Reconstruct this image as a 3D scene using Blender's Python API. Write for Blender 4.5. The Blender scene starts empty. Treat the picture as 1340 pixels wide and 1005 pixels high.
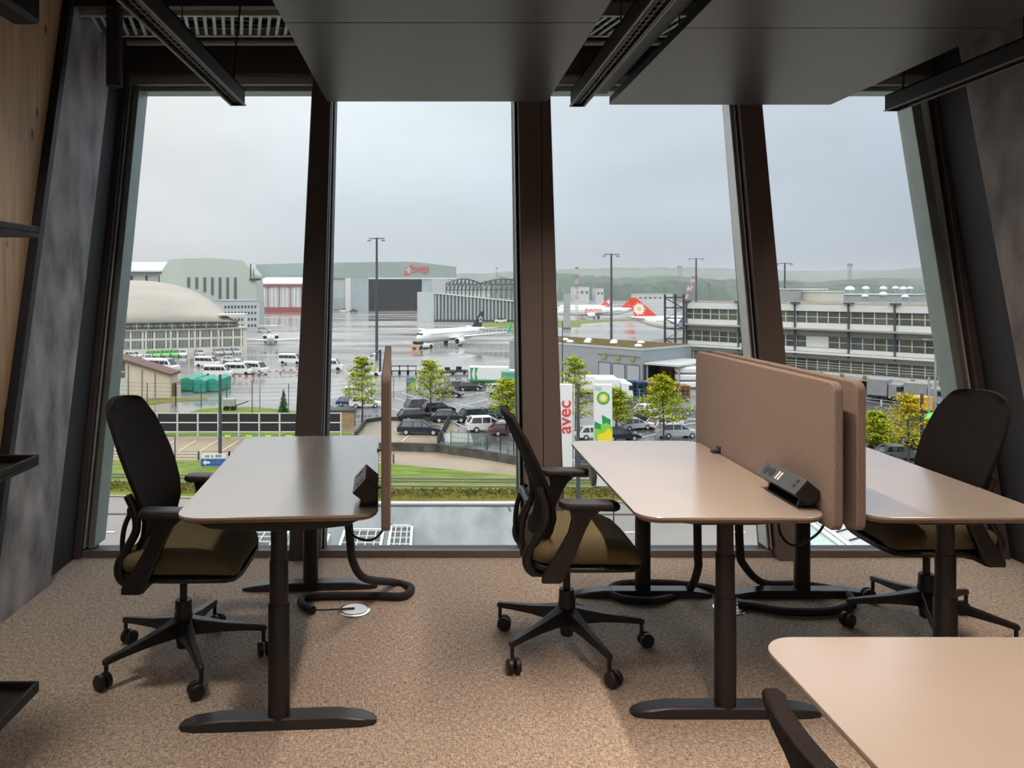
LP1,LP2,LP3=0,50,28
HAZE=.0003
SKY0,SKY1,SKY2,SKY3=(.58,.62,.66),(.81,.86,.92),(.98,1.02,1.06),(2.3,2.35,2.4)
SKYS,SUN,EXPO=1.0,.7,0
ROOM_FILL=9
WALL_FILL=16
import bpy, bmesh, math, random
from mathutils import Vector, Matrix
R = math.radians
C = bpy.context.scene.collection
# ---------------------------------------------------------------- frame of the photograph
F, PX, PY, EYE, DROP = 1000.0, 560.0, 378.0, 1.45, 17.3
GZ = EYE - DROP                                   # level of the airfield below the office
def at(px, py, Y): return Vector(((px-PX)/F*Y, Y, EYE-(py-PY)/F*Y))
def G(px, py, z=GZ):
    Y = (EYE-z)/((py-PY)/F)
    return Vector(((px-PX)/F*Y, Y, z))
# ---------------------------------------------------------------- materials
MATS = {}
def mat(name, col, rough=.6, metal=0, noise=0, nscale=8, col2=None, bump=0, bscale=60, stretch=(1,1,1), spec=.5, emit=None, coords='Object'):
    if name in MATS: return MATS[name]
    m = bpy.data.materials.new(name); m.use_nodes = True; MATS[name] = m
    nt = m.node_tree; b = nt.nodes['Principled BSDF']; L = nt.links.new
    b.inputs['Roughness'].default_value = rough; b.inputs['Metallic'].default_value = metal
    b.inputs['Specular IOR Level'].default_value = spec
    c = (*col, 1); b.inputs['Base Color'].default_value = c
    if noise or bump:
        tc = nt.nodes.new('ShaderNodeTexCoord'); mp = nt.nodes.new('ShaderNodeMapping')
        mp.inputs['Scale'].default_value = stretch
        L(tc.outputs[coords], mp.inputs['Vector'])
    if noise:
        n = nt.nodes.new('ShaderNodeTexNoise'); n.inputs['Scale'].default_value = nscale; n.inputs['Detail'].default_value = 6
        L(mp.outputs[0], n.inputs['Vector'])
        r = nt.nodes.new('ShaderNodeValToRGB'); r.color_ramp.elements[0].position = .3; r.color_ramp.elements[1].position = .7
        c2 = col2 or tuple(max(0, x*(1-noise)) for x in col)
        r.color_ramp.elements[0].color = (*c2, 1); r.color_ramp.elements[1].color = c
        L(n.outputs['Fac'], r.inputs['Fac']); L(r.outputs['Color'], b.inputs['Base Color'])
    if bump:
        n2 = nt.nodes.new('ShaderNodeTexNoise'); n2.inputs['Scale'].default_value = bscale; n2.inputs['Detail'].default_value = 3
        L(mp.outputs[0], n2.inputs['Vector'])
        bp = nt.nodes.new('ShaderNodeBump'); bp.inputs['Strength'].default_value = bump; bp.inputs['Distance'].default_value = .01
        L(n2.outputs['Fac'], bp.inputs['Height']); L(bp.outputs[0], b.inputs['Normal'])
    if emit:
        b.inputs['Emission Color'].default_value = (*emit[0], 1); b.inputs['Emission Strength'].default_value = emit[1]
    return m
black = mat('black_plastic', (.011,.011,.013), .42, noise=.3, nscale=20)
blackmetal = mat('black_powdercoat', (.014,.0135,.016), .5, noise=.25, nscale=14, bump=.1, bscale=400)
footmetal = mat('anthracite_steel', (.022,.023,.028), .38, noise=.2, nscale=10)
wood = None
desktop = mat('desk_laminate', (.37,.335,.305), .24, noise=.05, nscale=4, spec=1.0)
desktop.node_tree.nodes['Principled BSDF'].inputs['IOR'].default_value = 1.65; desktop.node_tree.nodes['Principled BSDF'].inputs['Coat Weight'].default_value = .7; desktop.node_tree.nodes['Principled BSDF'].inputs['Coat Roughness'].default_value = .2
deskedge = mat('desk_edge_brown', (.22,.14,.10), .45, noise=.25, nscale=9, stretch=(8,8,1))
felt = mat('screen_felt', (.30,.25,.225), .95, noise=.28, nscale=160, bump=.25, bscale=350, spec=.1)
mesh_fabric = mat('chair_back_fabric', (.02,.017,.018), .85, noise=.4, nscale=180, bump=.4, bscale=420, spec=.15)
seat_fabric = mat('olive_seat_fabric', (.135,.115,.062), .9, noise=.25, nscale=160, bump=.3, bscale=380, spec=.2)
frame_dark = mat('window_frame_dark', (.075,.064,.066), .5, noise=.15, nscale=5)
frame_brown = mat('mullion_brown_grey', (.14,.115,.112), .5, noise=.12, nscale=5)
alu = mat('anodised_grey_green', (.27,.33,.31), .4, metal=.35, noise=.15, nscale=6)
alulight = mat('light_aluminium', (.55,.56,.55), .35, metal=.6, noise=.1)
gasket = mat('black_gasket', (.01,.012,.02), .5, noise=.1)
concrete = mat('dark_glazed_concrete', (.55,.55,.57), .5, noise=.5, nscale=4.2, col2=(.11,.11,.115), bump=.15, bscale=18, stretch=(1,1.6,.8))
concrete_r = mat('dark_concrete_brownish', (.30,.26,.24), .6, noise=.5, nscale=3.6, col2=(.09,.08,.075), bump=.15, bscale=18, stretch=(1,1.6,.8))
darkpanel = mat('dark_wall_panel', (.022,.022,.026), .6, noise=.2, nscale=5)
ceilpaint = mat('dark_ceiling_paint', (.02,.02,.023), .8, noise=.2, nscale=3)
backpaint = mat('warm_grey_wall_paint', (.40,.36,.33), .8, noise=.1, nscale=3)
galv = mat('galvanised_steel', (.62,.62,.56), .45, metal=.4, noise=.3, nscale=14)
pipe_m = mat('grey_pipe', (.26,.23,.22), .45, metal=.3, noise=.15)
chrome = mat('bright_steel', (.75,.75,.73), .22, metal=.9, noise=.1)
outletm = mat('socket_face', (.05,.05,.055), .35, noise=.2)
white_p = mat('white_plastic', (.8,.8,.78), .4, noise=.05)

def wood_material():
    m = bpy.data.materials.new('spruce_panel'); m.use_nodes = True; nt = m.node_tree; b = nt.nodes['Principled BSDF']; L = nt.links.new
    b.inputs['Roughness'].default_value = .55
    tc = nt.nodes.new('ShaderNodeTexCoord'); mp = nt.nodes.new('ShaderNodeMapping'); mp.inputs['Scale'].default_value = (1,9,.55)
    L(tc.outputs['Object'], mp.inputs[0])
    n = nt.nodes.new('ShaderNodeTexNoise'); n.inputs['Scale'].default_value = 3; n.inputs['Detail'].default_value = 5; n.inputs['Distortion'].default_value = .6
    L(mp.outputs[0], n.inputs['Vector'])
    r = nt.nodes.new('ShaderNodeValToRGB'); r.color_ramp.elements[0].position = .3; r.color_ramp.elements[1].position = .72
    r.color_ramp.elements[0].color = (.56,.38,.22,1); r.color_ramp.elements[1].color = (.80,.60,.40,1)
    L(n.outputs['Fac'], r.inputs[0])
    mp2 = nt.nodes.new('ShaderNodeMapping'); mp2.inputs['Scale'].default_value = (1,7.5,3.6); L(tc.outputs['Object'], mp2.inputs[0])
    v = nt.nodes.new('ShaderNodeTexVoronoi'); v.inputs['Scale'].default_value = 1.0; L(mp2.outputs[0], v.inputs['Vector'])
    r2 = nt.nodes.new('ShaderNodeValToRGB'); r2.color_ramp.elements[0].position = .06; r2.color_ramp.elements[1].position = .13
    r2.color_ramp.elements[0].color = (.3,.2,.15,1); r2.color_ramp.elements[1].color = (1,1,1,1)
    L(v.outputs['Distance'], r2.inputs[0])
    mx = nt.nodes.new('ShaderNodeMix'); mx.data_type = 'RGBA'; mx.blend_type = 'MULTIPLY'; mx.inputs[0].default_value = 1
    L(r.outputs[0], mx.inputs[6]); L(r2.outputs[0], mx.inputs[7]); L(mx.outputs[2], b.inputs['Base Color'])
    return m
wood = wood_material()

def carpet_material():
    m = bpy.data.materials.new('ribbed_carpet'); m.use_nodes = True; nt = m.node_tree; b = nt.nodes['Principled BSDF']; L = nt.links.new
    b.inputs['Roughness'].default_value = .95; b.inputs['Specular IOR Level'].default_value = .08
    tc = nt.nodes.new('ShaderNodeTexCoord')
    def noise(scale, stretch, det=3):
        mp = nt.nodes.new('ShaderNodeMapping'); mp.inputs['Scale'].default_value = stretch; L(tc.outputs['Object'], mp.inputs[0])
        n = nt.nodes.new('ShaderNodeTexNoise'); n.inputs['Scale'].default_value = scale; n.inputs['Detail'].default_value = det; L(mp.outputs[0], n.inputs['Vector']); return n
    a = noise(52, (1,3.6,1)); c = noise(46, (3.6,1,1)); d = noise(220, (1,1,1))
    mxm = nt.nodes.new('ShaderNodeMath'); mxm.operation = 'MAXIMUM'; L(a.outputs[0], mxm.inputs[0]); L(c.outputs[0], mxm.inputs[1])
    ad = nt.nodes.new('ShaderNodeMath'); ad.operation = 'MULTIPLY_ADD'; ad.inputs[1].default_value = .5; L(d.outputs[0], ad.inputs[0]); L(mxm.outputs[0], ad.inputs[2])
    r = nt.nodes.new('ShaderNodeValToRGB'); r.color_ramp.elements[0].position = .62; r.color_ramp.elements[1].position = .98
    r.color_ramp.elements[0].color = (.17,.145,.125,1); r.color_ramp.elements[1].color = (.66,.57,.49,1)
    L(ad.outputs[0], r.inputs[0]); L(r.outputs[0], b.inputs['Base Color'])
    bp = nt.nodes.new('ShaderNodeBump'); bp.inputs['Strength'].default_value = .9; bp.inputs['Distance'].default_value = .008
    L(ad.outputs[0], bp.inputs['Height']); L(bp.outputs[0], b.inputs['Normal'])
    return m
carpet = carpet_material()

def panel_material():      # perforated metal ceiling sail
    m = bpy.data.materials.new('perforated_ceiling_metal'); m.use_nodes = True; nt = m.node_tree; b = nt.nodes['Principled BSDF']; L = nt.links.new
    b.inputs['Roughness'].default_value = .33; b.inputs['Metallic'].default_value = .6
    tc = nt.nodes.new('ShaderNodeTexCoord'); v = nt.nodes.new('ShaderNodeTexVoronoi'); v.inputs['Scale'].default_value = 130; v.inputs['Randomness'].default_value = 0
    L(tc.outputs['Object'], v.inputs['Vector'])
    r = nt.nodes.new('ShaderNodeValToRGB'); r.color_ramp.elements[0].position = .25; r.color_ramp.elements[1].position = .33
    r.color_ramp.elements[0].color = (.035,.033,.031,1); r.color_ramp.elements[1].color = (.125,.108,.098,1)
    L(v.outputs['Distance'], r.inputs[0]); L(r.outputs[0], b.inputs['Base Color'])
    return m
panelm = panel_material()

def glass_material(name='window_glass', tint=(.97,.985,.98), refl=1.0):
    m = bpy.data.materials.new(name); m.use_nodes = True; nt = m.node_tree; nt.nodes.clear(); L = nt.links.new
    o = nt.nodes.new('ShaderNodeOutputMaterial'); t = nt.nodes.new('ShaderNodeBsdfTransparent'); t.inputs[0].default_value = (*tint,1)
    g = nt.nodes.new('ShaderNodeBsdfGlossy'); g.inputs['Roughness'].default_value = .01
    fr = nt.nodes.new('ShaderNodeFresnel'); fr.inputs[0].default_value = 1.35
    ml = nt.nodes.new('ShaderNodeMath'); ml.operation = 'MULTIPLY'; ml.inputs[1].default_value = refl; L(fr.outputs[0], ml.inputs[0])
    mx = nt.nodes.new('ShaderNodeMixShader'); L(ml.outputs[0], mx.inputs[0]); L(t.outputs[0], mx.inputs[1]); L(g.outputs[0], mx.inputs[2]); L(mx.outputs[0], o.inputs[0])
    return m
glass = glass_material(refl=.15)

# ---------------------------------------------------------------- mesh helpers
class MB:
    def __init__(s, off=(0,0,0)): s.v=[]; s.f=[]; s.m=[]; s.o=Vector(off); s.mi=0
    def add(s, vs, fs):
        k=len(s.v); s.v += [Vector(p)-s.o for p in vs]
        for f in fs: s.f.append([i+k for i in f]); s.m.append(s.mi)
        return s
    def box(s, lo, hi, rot=None, piv=None):
        x0,y0,z0=lo; x1,y1,z1=hi
        vs=[Vector(p) for p in ((x0,y0,z0),(x1,y0,z0),(x1,y1,z0),(x0,y1,z0),(x0,y0,z1),(x1,y0,z1),(x1,y1,z1),(x0,y1,z1))]
        if rot is not None:
            pv = Vector(piv) if piv is not None else sum(vs, Vector())/8
            vs=[pv+rot@(p-pv) for p in vs]
        return s.add(vs, [(0,3,2,1),(4,5,6,7),(0,1,5,4),(1,2,6,5),(2,3,7,6),(3,0,4,7)])
    def hexa(s, b, t):     # four bottom points, four top points (ccw from above)
        return s.add(list(b)+list(t), [(3,2,1,0),(4,5,6,7),(0,1,5,4),(1,2,6,5),(2,3,7,6),(3,0,4,7)])
    def loft(s, rings, cap=True, closed=True):
        n=len(rings[0]); vs=[p for r in rings for p in r]; fs=[]
        for i in range(len(rings)-1):
            for j in range(n if closed else n-1):
                a=i*n+j; b=i*n+(j+1)%n; fs.append((a,b,b+n,a+n))
        if cap: fs.append(list(range(n))[::-1]); fs.append([(len(rings)-1)*n+j for j in range(n)])
        return s.add(vs, fs)
    def cyl(s, p0, p1, r0, r1=None, n=16, cap=True):
        r1 = r0 if r1 is None else r1; p0=Vector(p0); p1=Vector(p1); d=(p1-p0).normalized()
        u=d.orthogonal().normalized(); w=d.cross(u)
        ring=lambda p,r:[p+(u*math.cos(2*math.pi*k/n)+w*math.sin(2*math.pi*k/n))*r for k in range(n)]
        return s.loft([ring(p0,r0),ring(p1,r1)], cap)
    def tube(s, pts, r, n=8, cap=True, flat=1):
        pts=[Vector(p) for p in pts]; rings=[]; u=None
        for i,p in enumerate(pts):
            d=(pts[min(i+1,len(pts)-1)]-pts[max(i-1,0)]).normalized()
            u = d.orthogonal().normalized() if u is None else (u-d*u.dot(d)).normalized()
            w=d.cross(u); rr = r[i] if isinstance(r,(list,tuple)) else r
            rings.append([p+(u*math.cos(2*math.pi*k/n)+w*math.sin(2*math.pi*k/n)*flat)*rr for k in range(n)])
        return s.loft(rings, cap)
    def lathe(s, prof, c=(0,0,0), n=24, axis='z'):
        c=Vector(c); rings=[]
        for r,h in prof:
            ring=[]
            for k in range(n):
                a=2*math.pi*k/n; q=(r*math.cos(a), r*math.sin(a), h)
                if axis=='x': q=(h,q[0],q[1])
                if axis=='y': q=(q[0],h,-q[1])
                ring.append(c+Vector(q))
            rings.append(ring)
        return s.loft(rings)
    def prism(s, poly, a, b, ax='y'):    # polygon (in the two other axes) extruded from a to b along ax
        f={'y':lambda p,t:(p[0],t,p[1]),'x':lambda p,t:(t,p[0],p[1]),'z':lambda p,t:(p[0],p[1],t)}[ax]
        r0=[f(p,a) for p in poly]; r1=[f(p,b) for p in poly]
        return s.loft([r0,r1])
    def quad(s, *p): return s.add(p, [tuple(range(len(p)))])
    def build(s, name, mats, parent=None, smooth=False, bevel=0, seg=2, subs=0, wn=False):
        me=bpy.data.meshes.new(name); me.from_pydata([tuple(p) for p in s.v], [], s.f)
        for m in (mats if isinstance(mats,(list,tuple)) else [mats]): me.materials.append(m)
        for p,i in zip(me.polygons, s.m): p.material_index=i
        bm=bmesh.new(); bm.from_mesh(me); bmesh.ops.recalc_face_normals(bm, faces=bm.faces); bm.to_mesh(me); bm.free()
        if smooth:
            for p in me.polygons: p.use_smooth=True
            if hasattr(me,'set_sharp_from_angle'): me.set_sharp_from_angle(angle=R(smooth if smooth is not True else 40))
        me.update()
        o=bpy.data.objects.new(name, me); C.objects.link(o)
        if parent is not None: o.parent=parent
        if bevel:
            b=o.modifiers.new('bevel','BEVEL'); b.width=bevel; b.segments=seg; b.limit_method='ANGLE'; b.angle_limit=R(35)
        if subs:
            q=o.modifiers.new('sub','SUBSURF'); q.levels=subs; q.render_levels=subs
        return o
def tag(o, label=None, cat=None, group=None, kind=None):
    if label: o['label']=label
    if cat: o['category']=cat
    if group: o['group']=group
    if kind: o['kind']=kind
    return o
def thing(name, label, cat, loc=(0,0,0), rz=0, group=None, scale=1):
    o=bpy.data.objects.new(name, None); C.objects.link(o); o.location=loc; o.rotation_euler=(0,0,rz); o.scale=(scale,)*3
    o.empty_display_size=.2
    return tag(o, label, cat, group)
def struct(name, mb, m, label, cat='structure', **k):
    o=mb.build(name, m, **k); return tag(o, label, cat, None, 'structure')
def copy_tree(o, parent=None):
    c=o.copy(); C.objects.link(c); c.parent=parent
    for ch in o.children: copy_tree(ch, c)
    return c
def catmull(pts, n=8):
    pts=[Vector(p) for p in pts]; q=[pts[0]*2-pts[1]]+pts+[pts[-1]*2-pts[-2]]; out=[]
    for i in range(1,len(q)-2):
        for k in range(n):
            t=k/n; a,b,c,d=q[i-1:i+3]
            out.append(.5*((2*b)+(c-a)*t+(2*a-5*b+4*c-d)*t*t+(3*b-a-3*c+d)*t**3))
    out.append(pts[-1]); return out
def rrect(x0,y0,x1,y1,r,n=6):
    out=[]
    for cx,cy,a0 in ((x1-r,y0+r,-90),(x1-r,y1-r,0),(x0+r,y1-r,90),(x0+r,y0+r,180)):
        for k in range(n+1):
            a=R(a0+90*k/n); out.append((cx+r*math.cos(a), cy+r*math.sin(a)))
    return out
def text(name, s, size, m, parent, loc, rot, ext=.01, bold=0, align='CENTER', sx=1):
    cu=bpy.data.curves.new('t','FONT'); cu.body=s; cu.size=size; cu.extrude=ext; cu.offset=bold; cu.align_x=align; cu.align_y='CENTER'
    o=bpy.data.objects.new('t',cu); C.objects.link(o); bpy.context.view_layer.update()
    me=bpy.data.meshes.new_from_object(o.evaluated_get(bpy.context.evaluated_depsgraph_get())); bpy.data.objects.remove(o)
    me.materials.clear(); me.materials.append(m)
    ob=bpy.data.objects.new(name, me); C.objects.link(ob); ob.parent=parent; ob.location=loc; ob.rotation_euler=rot; ob.scale=(sx,1,1)
    return ob

# ================================================================ THE ROOM
XL, XR, YB, ZC, YW = -1.87, 3.12, -3.2, 3.2, 4.13
LEAN = .63/2.66                                    # outward lean of the facade
def wy(z, d=0): return YW + LEAN*z + d             # facade plane, d behind its inner face
mb=MB(); mb.box((XL-.3,YB,-.3),(XR+.3,YW+.03,0)); struct('floor', mb, carpet, 'brown-grey ribbed carpet floor of the office')
mb=MB(); mb.box((XL-.3,YB,ZC),(XR+.3,wy(ZC)+.3,ZC+.3)); struct('ceiling', mb, ceilpaint, 'dark painted ceiling above the hung panels')
mb=MB(); mb.box((XL-.3,YB-.2,-.3),(XR+.3,YB,ZC+.3)); struct('wall_back', mb, backpaint, 'wall behind the desks opposite the window')
# left wall: dark base wall, wood cladding, leaning concrete brace
mb=MB(); mb.prism([(YB,-.3),(wy(-.3,.3),-.3),(wy(ZC,.3),ZC),(YB,ZC)], XL-.3, XL-.06, 'x'); wl=struct('wall_left', mb, darkpanel, 'left wall with spruce cladding beside the dark leaning concrete brace')
mb=MB(); k=.262
mb.prism([(YB,0),(3.185,0),(3.185+k*ZC,ZC),(YB,ZC)], XL-.06, XL-.022, 'x'); o=mb.build('wood_cladding', wood, wl); o['label']='pale knotty spruce cladding'
mb=MB(); mb.prism([(3.232,0),(3.74,0),(3.74+k*ZC,ZC),(3.232+k*ZC,ZC)], XL-.06, XL+.02, 'x'); o=mb.build('concrete_brace', concrete, wl); o['label']='mottled dark grey leaning concrete brace'
mb=MB(); mb.prism([(3.187,0),(3.23,0),(3.23+k*ZC,ZC),(3.187+k*ZC,ZC)], XL-.06, XL+.021, 'x'); mb.build('black_joint', gasket, wl)  # black strip covering the near face of the brace
mb=MB(); mb.prism([(3.77,0),(YW+.1,0),(wy(ZC,.1),ZC),(3.77+k*ZC,ZC)], XL-.06, XL-.03, 'x'); mb.build('reveal_panel', darkpanel, wl)
# right wall
mb=MB(); mb.prism([(YB,-.3),(wy(-.3,.3),-.3),(wy(ZC,.3),ZC),(YB,ZC)], XR+.06, XR+.3, 'x'); wr=struct('wall_right', mb, darkpanel, 'right wall with dark leaning concrete brace')
mb=MB(); mb.prism([(3.2,0),(3.77,0),(3.77+.245*ZC,ZC),(3.2+.245*ZC,ZC)], XR-.02, XR+.06, 'x'); o=mb.build('concrete_brace', concrete_r, wr, bevel=.012); o['label']='dark brown-grey leaning concrete brace'
mb=MB(); mb.prism([(3.79,0),(YW+.1,0),(wy(ZC,.1),ZC),(3.79+.245*ZC,ZC)], XR+.02, XR+.06, 'x'); mb.build('reveal_panel', darkpanel, wr)
mb=MB(); mb.prism([(YB,0),(3.1,0),(3.1+.245*ZC,ZC),(YB,ZC)], XR+.02, XR+.06, 'x'); mb.build('wall_panel', darkpanel, wr)
# facade: bottom sill, head, mullions, panes
ZT = 2.72
def fx(pb, pt, z):                                  # x on the facade from bottom / top pixel columns
    xb=(pb-PX)/F*YW; xt=(pt-PX)/F*wy(ZT); return xb+(xt-xb)*z/ZT
def post(name, b0, b1, t0, t1, d0, d1, m, parent=None, z0=0, z1=ZT+.05):
    q=MB()
    def ring(z): return [(fx(b0,t0,z),wy(z,d0),z),(fx(b1,t1,z),wy(z,d0),z),(fx(b1,t1,z),wy(z,d1),z),(fx(b0,t0,z),wy(z,d1),z)]
    q.hexa(ring(z0), ring(z1)); return q.build(name, m, parent, bevel=.004)
def rail(name, pa, pb_, z0, z1, d0, d1, m, parent=None):
    q=MB(); xa=lambda z: fx(pa[0],pa[1],z); xb=lambda z: fx(pb_[0],pb_[1],z)
    def ring(z): return [(xa(z),wy(z,d0),z),(xb(z),wy(z,d0),z),(xb(z),wy(z,d1),z),(xa(z),wy(z,d1),z)]
    q.hexa(ring(z0), ring(z1)); return q.build(name, m, parent, bevel=.003)
LEFT, RIGHT = (96,160), (1313,1222)
def st(o, label): return tag(o, label, 'window trim', None, 'structure')
st(rail('trim_1', LEFT, RIGHT, 0, .036, -.01, .022, frame_brown), 'brown-grey sill along the foot of the glass wall')
st(rail('trim_2', LEFT, RIGHT, ZT+.0, ZT+.06, -.02, .2, alulight), 'light metal head rail above the glass')
st(rail('trim_3', LEFT, RIGHT, ZT+.06, ZC, -.05, .25, frame_dark), 'dark lintel band above the head rail')
st(post('trim_4', 380,418, 411,435, -.06, .19, frame_dark), 'first dark mullion from the left between the panes')
m3=st(post('trim_5', 686,737, 676,718, -.06, .19, frame_brown), 'wide brown mullion in the middle of the glass wall')
q=MB(); 
for z in (0,): q.hexa([(fx(709,706,z_),wy(z_,-.063),z_) if i in(0,) else (fx(710.2,707,z_),wy(z_,-.063),z_) if i==1 else (fx(710.2,707,z_),wy(z_,-.058),z_) if i==2 else (fx(709,706,z_),wy(z_,-.058),z_) for i,z_ in enumerate((0,0,0,0))],
  [(fx(709,706,ZT),wy(ZT,-.063),ZT),(fx(710.2,707,ZT),wy(ZT,-.063),ZT),(fx(710.2,707,ZT),wy(ZT,-.058),ZT),(fx(709,706,ZT),wy(ZT,-.058),ZT)])
q.build('seam', gasket, m3)
st(post('trim_6', 1013,1046, 960,990, -.06, .19, frame_brown), 'dark mullion behind the felt screens')
st(post('trim_7', 94,108, 158,170, -.04, .2, frame_dark), 'dark jamb at the left end of the glass wall')
st(post('trim_8', 1304,1316, 1215,1226, -.04, .2, frame_dark), 'dark jamb at the right end of the glass wall')
panes=[((108,170),(382,411)),((418,434),(686,676)),((737,716),(1013,960)),((1046,990),(1304,1215))]
labs=['leftmost tall window pane beside the concrete brace','second tall window pane from the left, the hangar sign behind it','third tall window pane, the fuel station pylons behind it','rightmost tall window pane with the terminal building behind it']
for i,(a,b) in enumerate(panes):
    w=rail('window_%d'%(i+1), a, b, .002, ZT, .105, .117, glass); tag(w, labs[i], 'window', None, 'structure')
    for (p0,p1) in ((a,(a[0]+5,a[1]+4)),((b[0]-5,b[1]-4),b)):
        q=post('window_frame', p0[0],p1[0],p0[1],p1[1], .03, .16, gasket, w, .002, ZT)
    rail('window_frame', a, b, .001, .012, .03, .16, gasket, w); rail('window_frame', a, b, ZT-.03, ZT, .03, .16, alu, w)
w0=bpy.data.objects['window_1']; w3=bpy.data.objects['window_4']; w2=bpy.data.objects['window_3']; w1=bpy.data.objects['window_2']
post('frame_profile', 108.5,111.5,170.5,173, -.015,.1, alulight, w0, .045, ZT); post('frame_profile', 113.5,122,175,182.5, .0,.15, alu, w0,.045,ZT)
post('frame_profile', 1288,1296.5,1188.5,1202, .0,.15, alu, w3,.045,ZT); post('frame_profile', 1299,1301.5,1207,1210, -.015,.1, alulight, w3,.045,ZT)
post('frame_profile', 1004,1006,951,954, -.01,.1, alulight, w2,.045,ZT); post('frame_profile', 1008.5,1010,956.5,958, -.02,.1, alulight, w2,.045,ZT)
post('frame_profile', 681,682,672,673.5, -.01,.1, alu, w1,.045,ZT); post('frame_profile', 419,420,435,436, -.01,.1, alulight, w1,.045,ZT)

# ---------------------------------------------------------------- ceiling services
def tray():
    t=thing('cable_tray','galvanised ladder cable tray running under the ceiling along the window','cable tray',(0,4.23,2.9))
    q=MB()
    for y in (-.17,.17):
        q.box((-1.86,y-.006,0),(3.08,y+.006,.07)); q.box((-1.86,y-.02 if y>0 else y,0),(3.08,y if y>0 else y+.02,.003))
    q.build('side_rail', galv, t)
    q=MB(); n=98
    for i in range(n):
        x=-1.84+i*4.9/n; q.box((x,-.165,.004),(x+.017,.165,.012), Matrix.Rotation(R(14),3,'Z'))
    q.build('rung', galv, t)
    q=MB()
    for i in range(20):
        x=-1.7+i*.25; q.cyl((x,-.10,.02),(x+.25,-.09+.02*(i%3),.022),.011,n=6); q.cyl((x,.06,.02),(x+.25,.07-.02*(i%2),.02),.009,n=6)
    q.build('cable', black, t)
tray()
q=MB(); q.cyl((-1.8,4.58,2.93),(3.05,4.58,2.93),.022,n=12)
for x in (-.6,-.35,-.1,.9,2.6): q.cyl((x,4.58,2.93),(x+.015,4.58,2.93),.026,n=12)
tag(q.build('ceiling_pipe', pipe_m, smooth=True),'thin grey pipe under the ceiling just in front of the lintel','pipe')
# dark upper bracket rails
t=thing('tray_bracket','black hanging bracket post in front of the left concrete brace','bracket',(-1.62,3.95,2.5))
q=MB(); q.box((-.035,-.03,0),(.035,.03,.7)); q.build('post', blackmetal, t, bevel=.01)
q=MB(); q.box((-.2,-.03,.4),(.9,.03,.44)); q.build('arm', blackmetal, t, bevel=.004)
q=MB(); q.cyl((-0,0,-.004),(0,0,.012),.04); q.build('end_cap', black, t)
q=MB(); q.prism([(-1.88,2.7),(-1.84,2.62),(-1.72,2.62),(-1.72,3.2),(-1.88,3.2)],2.0,3.4,'y'); 
tag(q.build('cable_duct', blackmetal, bevel=.02),'black cable duct along the top of the spruce wall','duct')
t=thing('wall_bracket','small black slotted bracket on the right concrete brace','bracket',(3.03,3.62,2.27))
q=MB(); q.box((-.02,-.06,0),(.06,.06,.2)); q.build('plate', blackmetal, t, bevel=.004)
for z in (.05,.11,.16): MB().box((-.024,-.03,z),(-.018,.03,z+.015)).build('slot', galv, t)
# hung ceiling panels
def cpanel(x0,x1,y0,y1,label):
    t=thing('ceiling_panel',label,'ceiling panel',((x0+x1)/2,(y0+y1)/2,2.45),0,'hung perforated ceiling panels')
    w,l=(x1-x0)/2,(y1-y0)/2
    q=MB(); q.box((-w,-l,0),(w,l,.004)); q.build('face', panelm, t)
    q=MB(); e=.006
    q.box((-w,-l,.004),(w,-l+e,.04)); q.box((-w,l-e,.004),(w,l,.04)); q.box((-w,-l+e,.004),(-w+e,l-e,.04)); q.box((w-e,-l+e,.004),(w,l-e,.04))
    q.build('rim', blackmetal, t)
    for sx in (-.7,.7):
        q=MB(); q.cyl((sx*w,0,.004),(sx*w,0,ZC-2.45),.004,n=6); q.build('hanger', black, t)
cpanel(-.539,.636,2.875,4.08,'perforated metal ceiling panel left of the twin hung lights, end by the window')
cpanel(-.539,.636,1.66,2.868,'perforated metal ceiling panel left of the middle hung light, cut off by the picture top')
cpanel(.985,2.187,2.935,4.15,'perforated metal ceiling panel right of the middle hung light, end by the window')
cpanel(.985,2.187,1.70,2.928,'perforated metal ceiling panel on the right, mostly above the picture top')
t=thing('ceiling_rail','black steel rail alongside the left edge of the right ceiling panel','rail',(.93,2.9,2.5))
q=MB(); q.box((-.03,-1.2,0),(.035,1.22,.11)); q.build('beam', blackmetal, t, bevel=.004)
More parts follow.
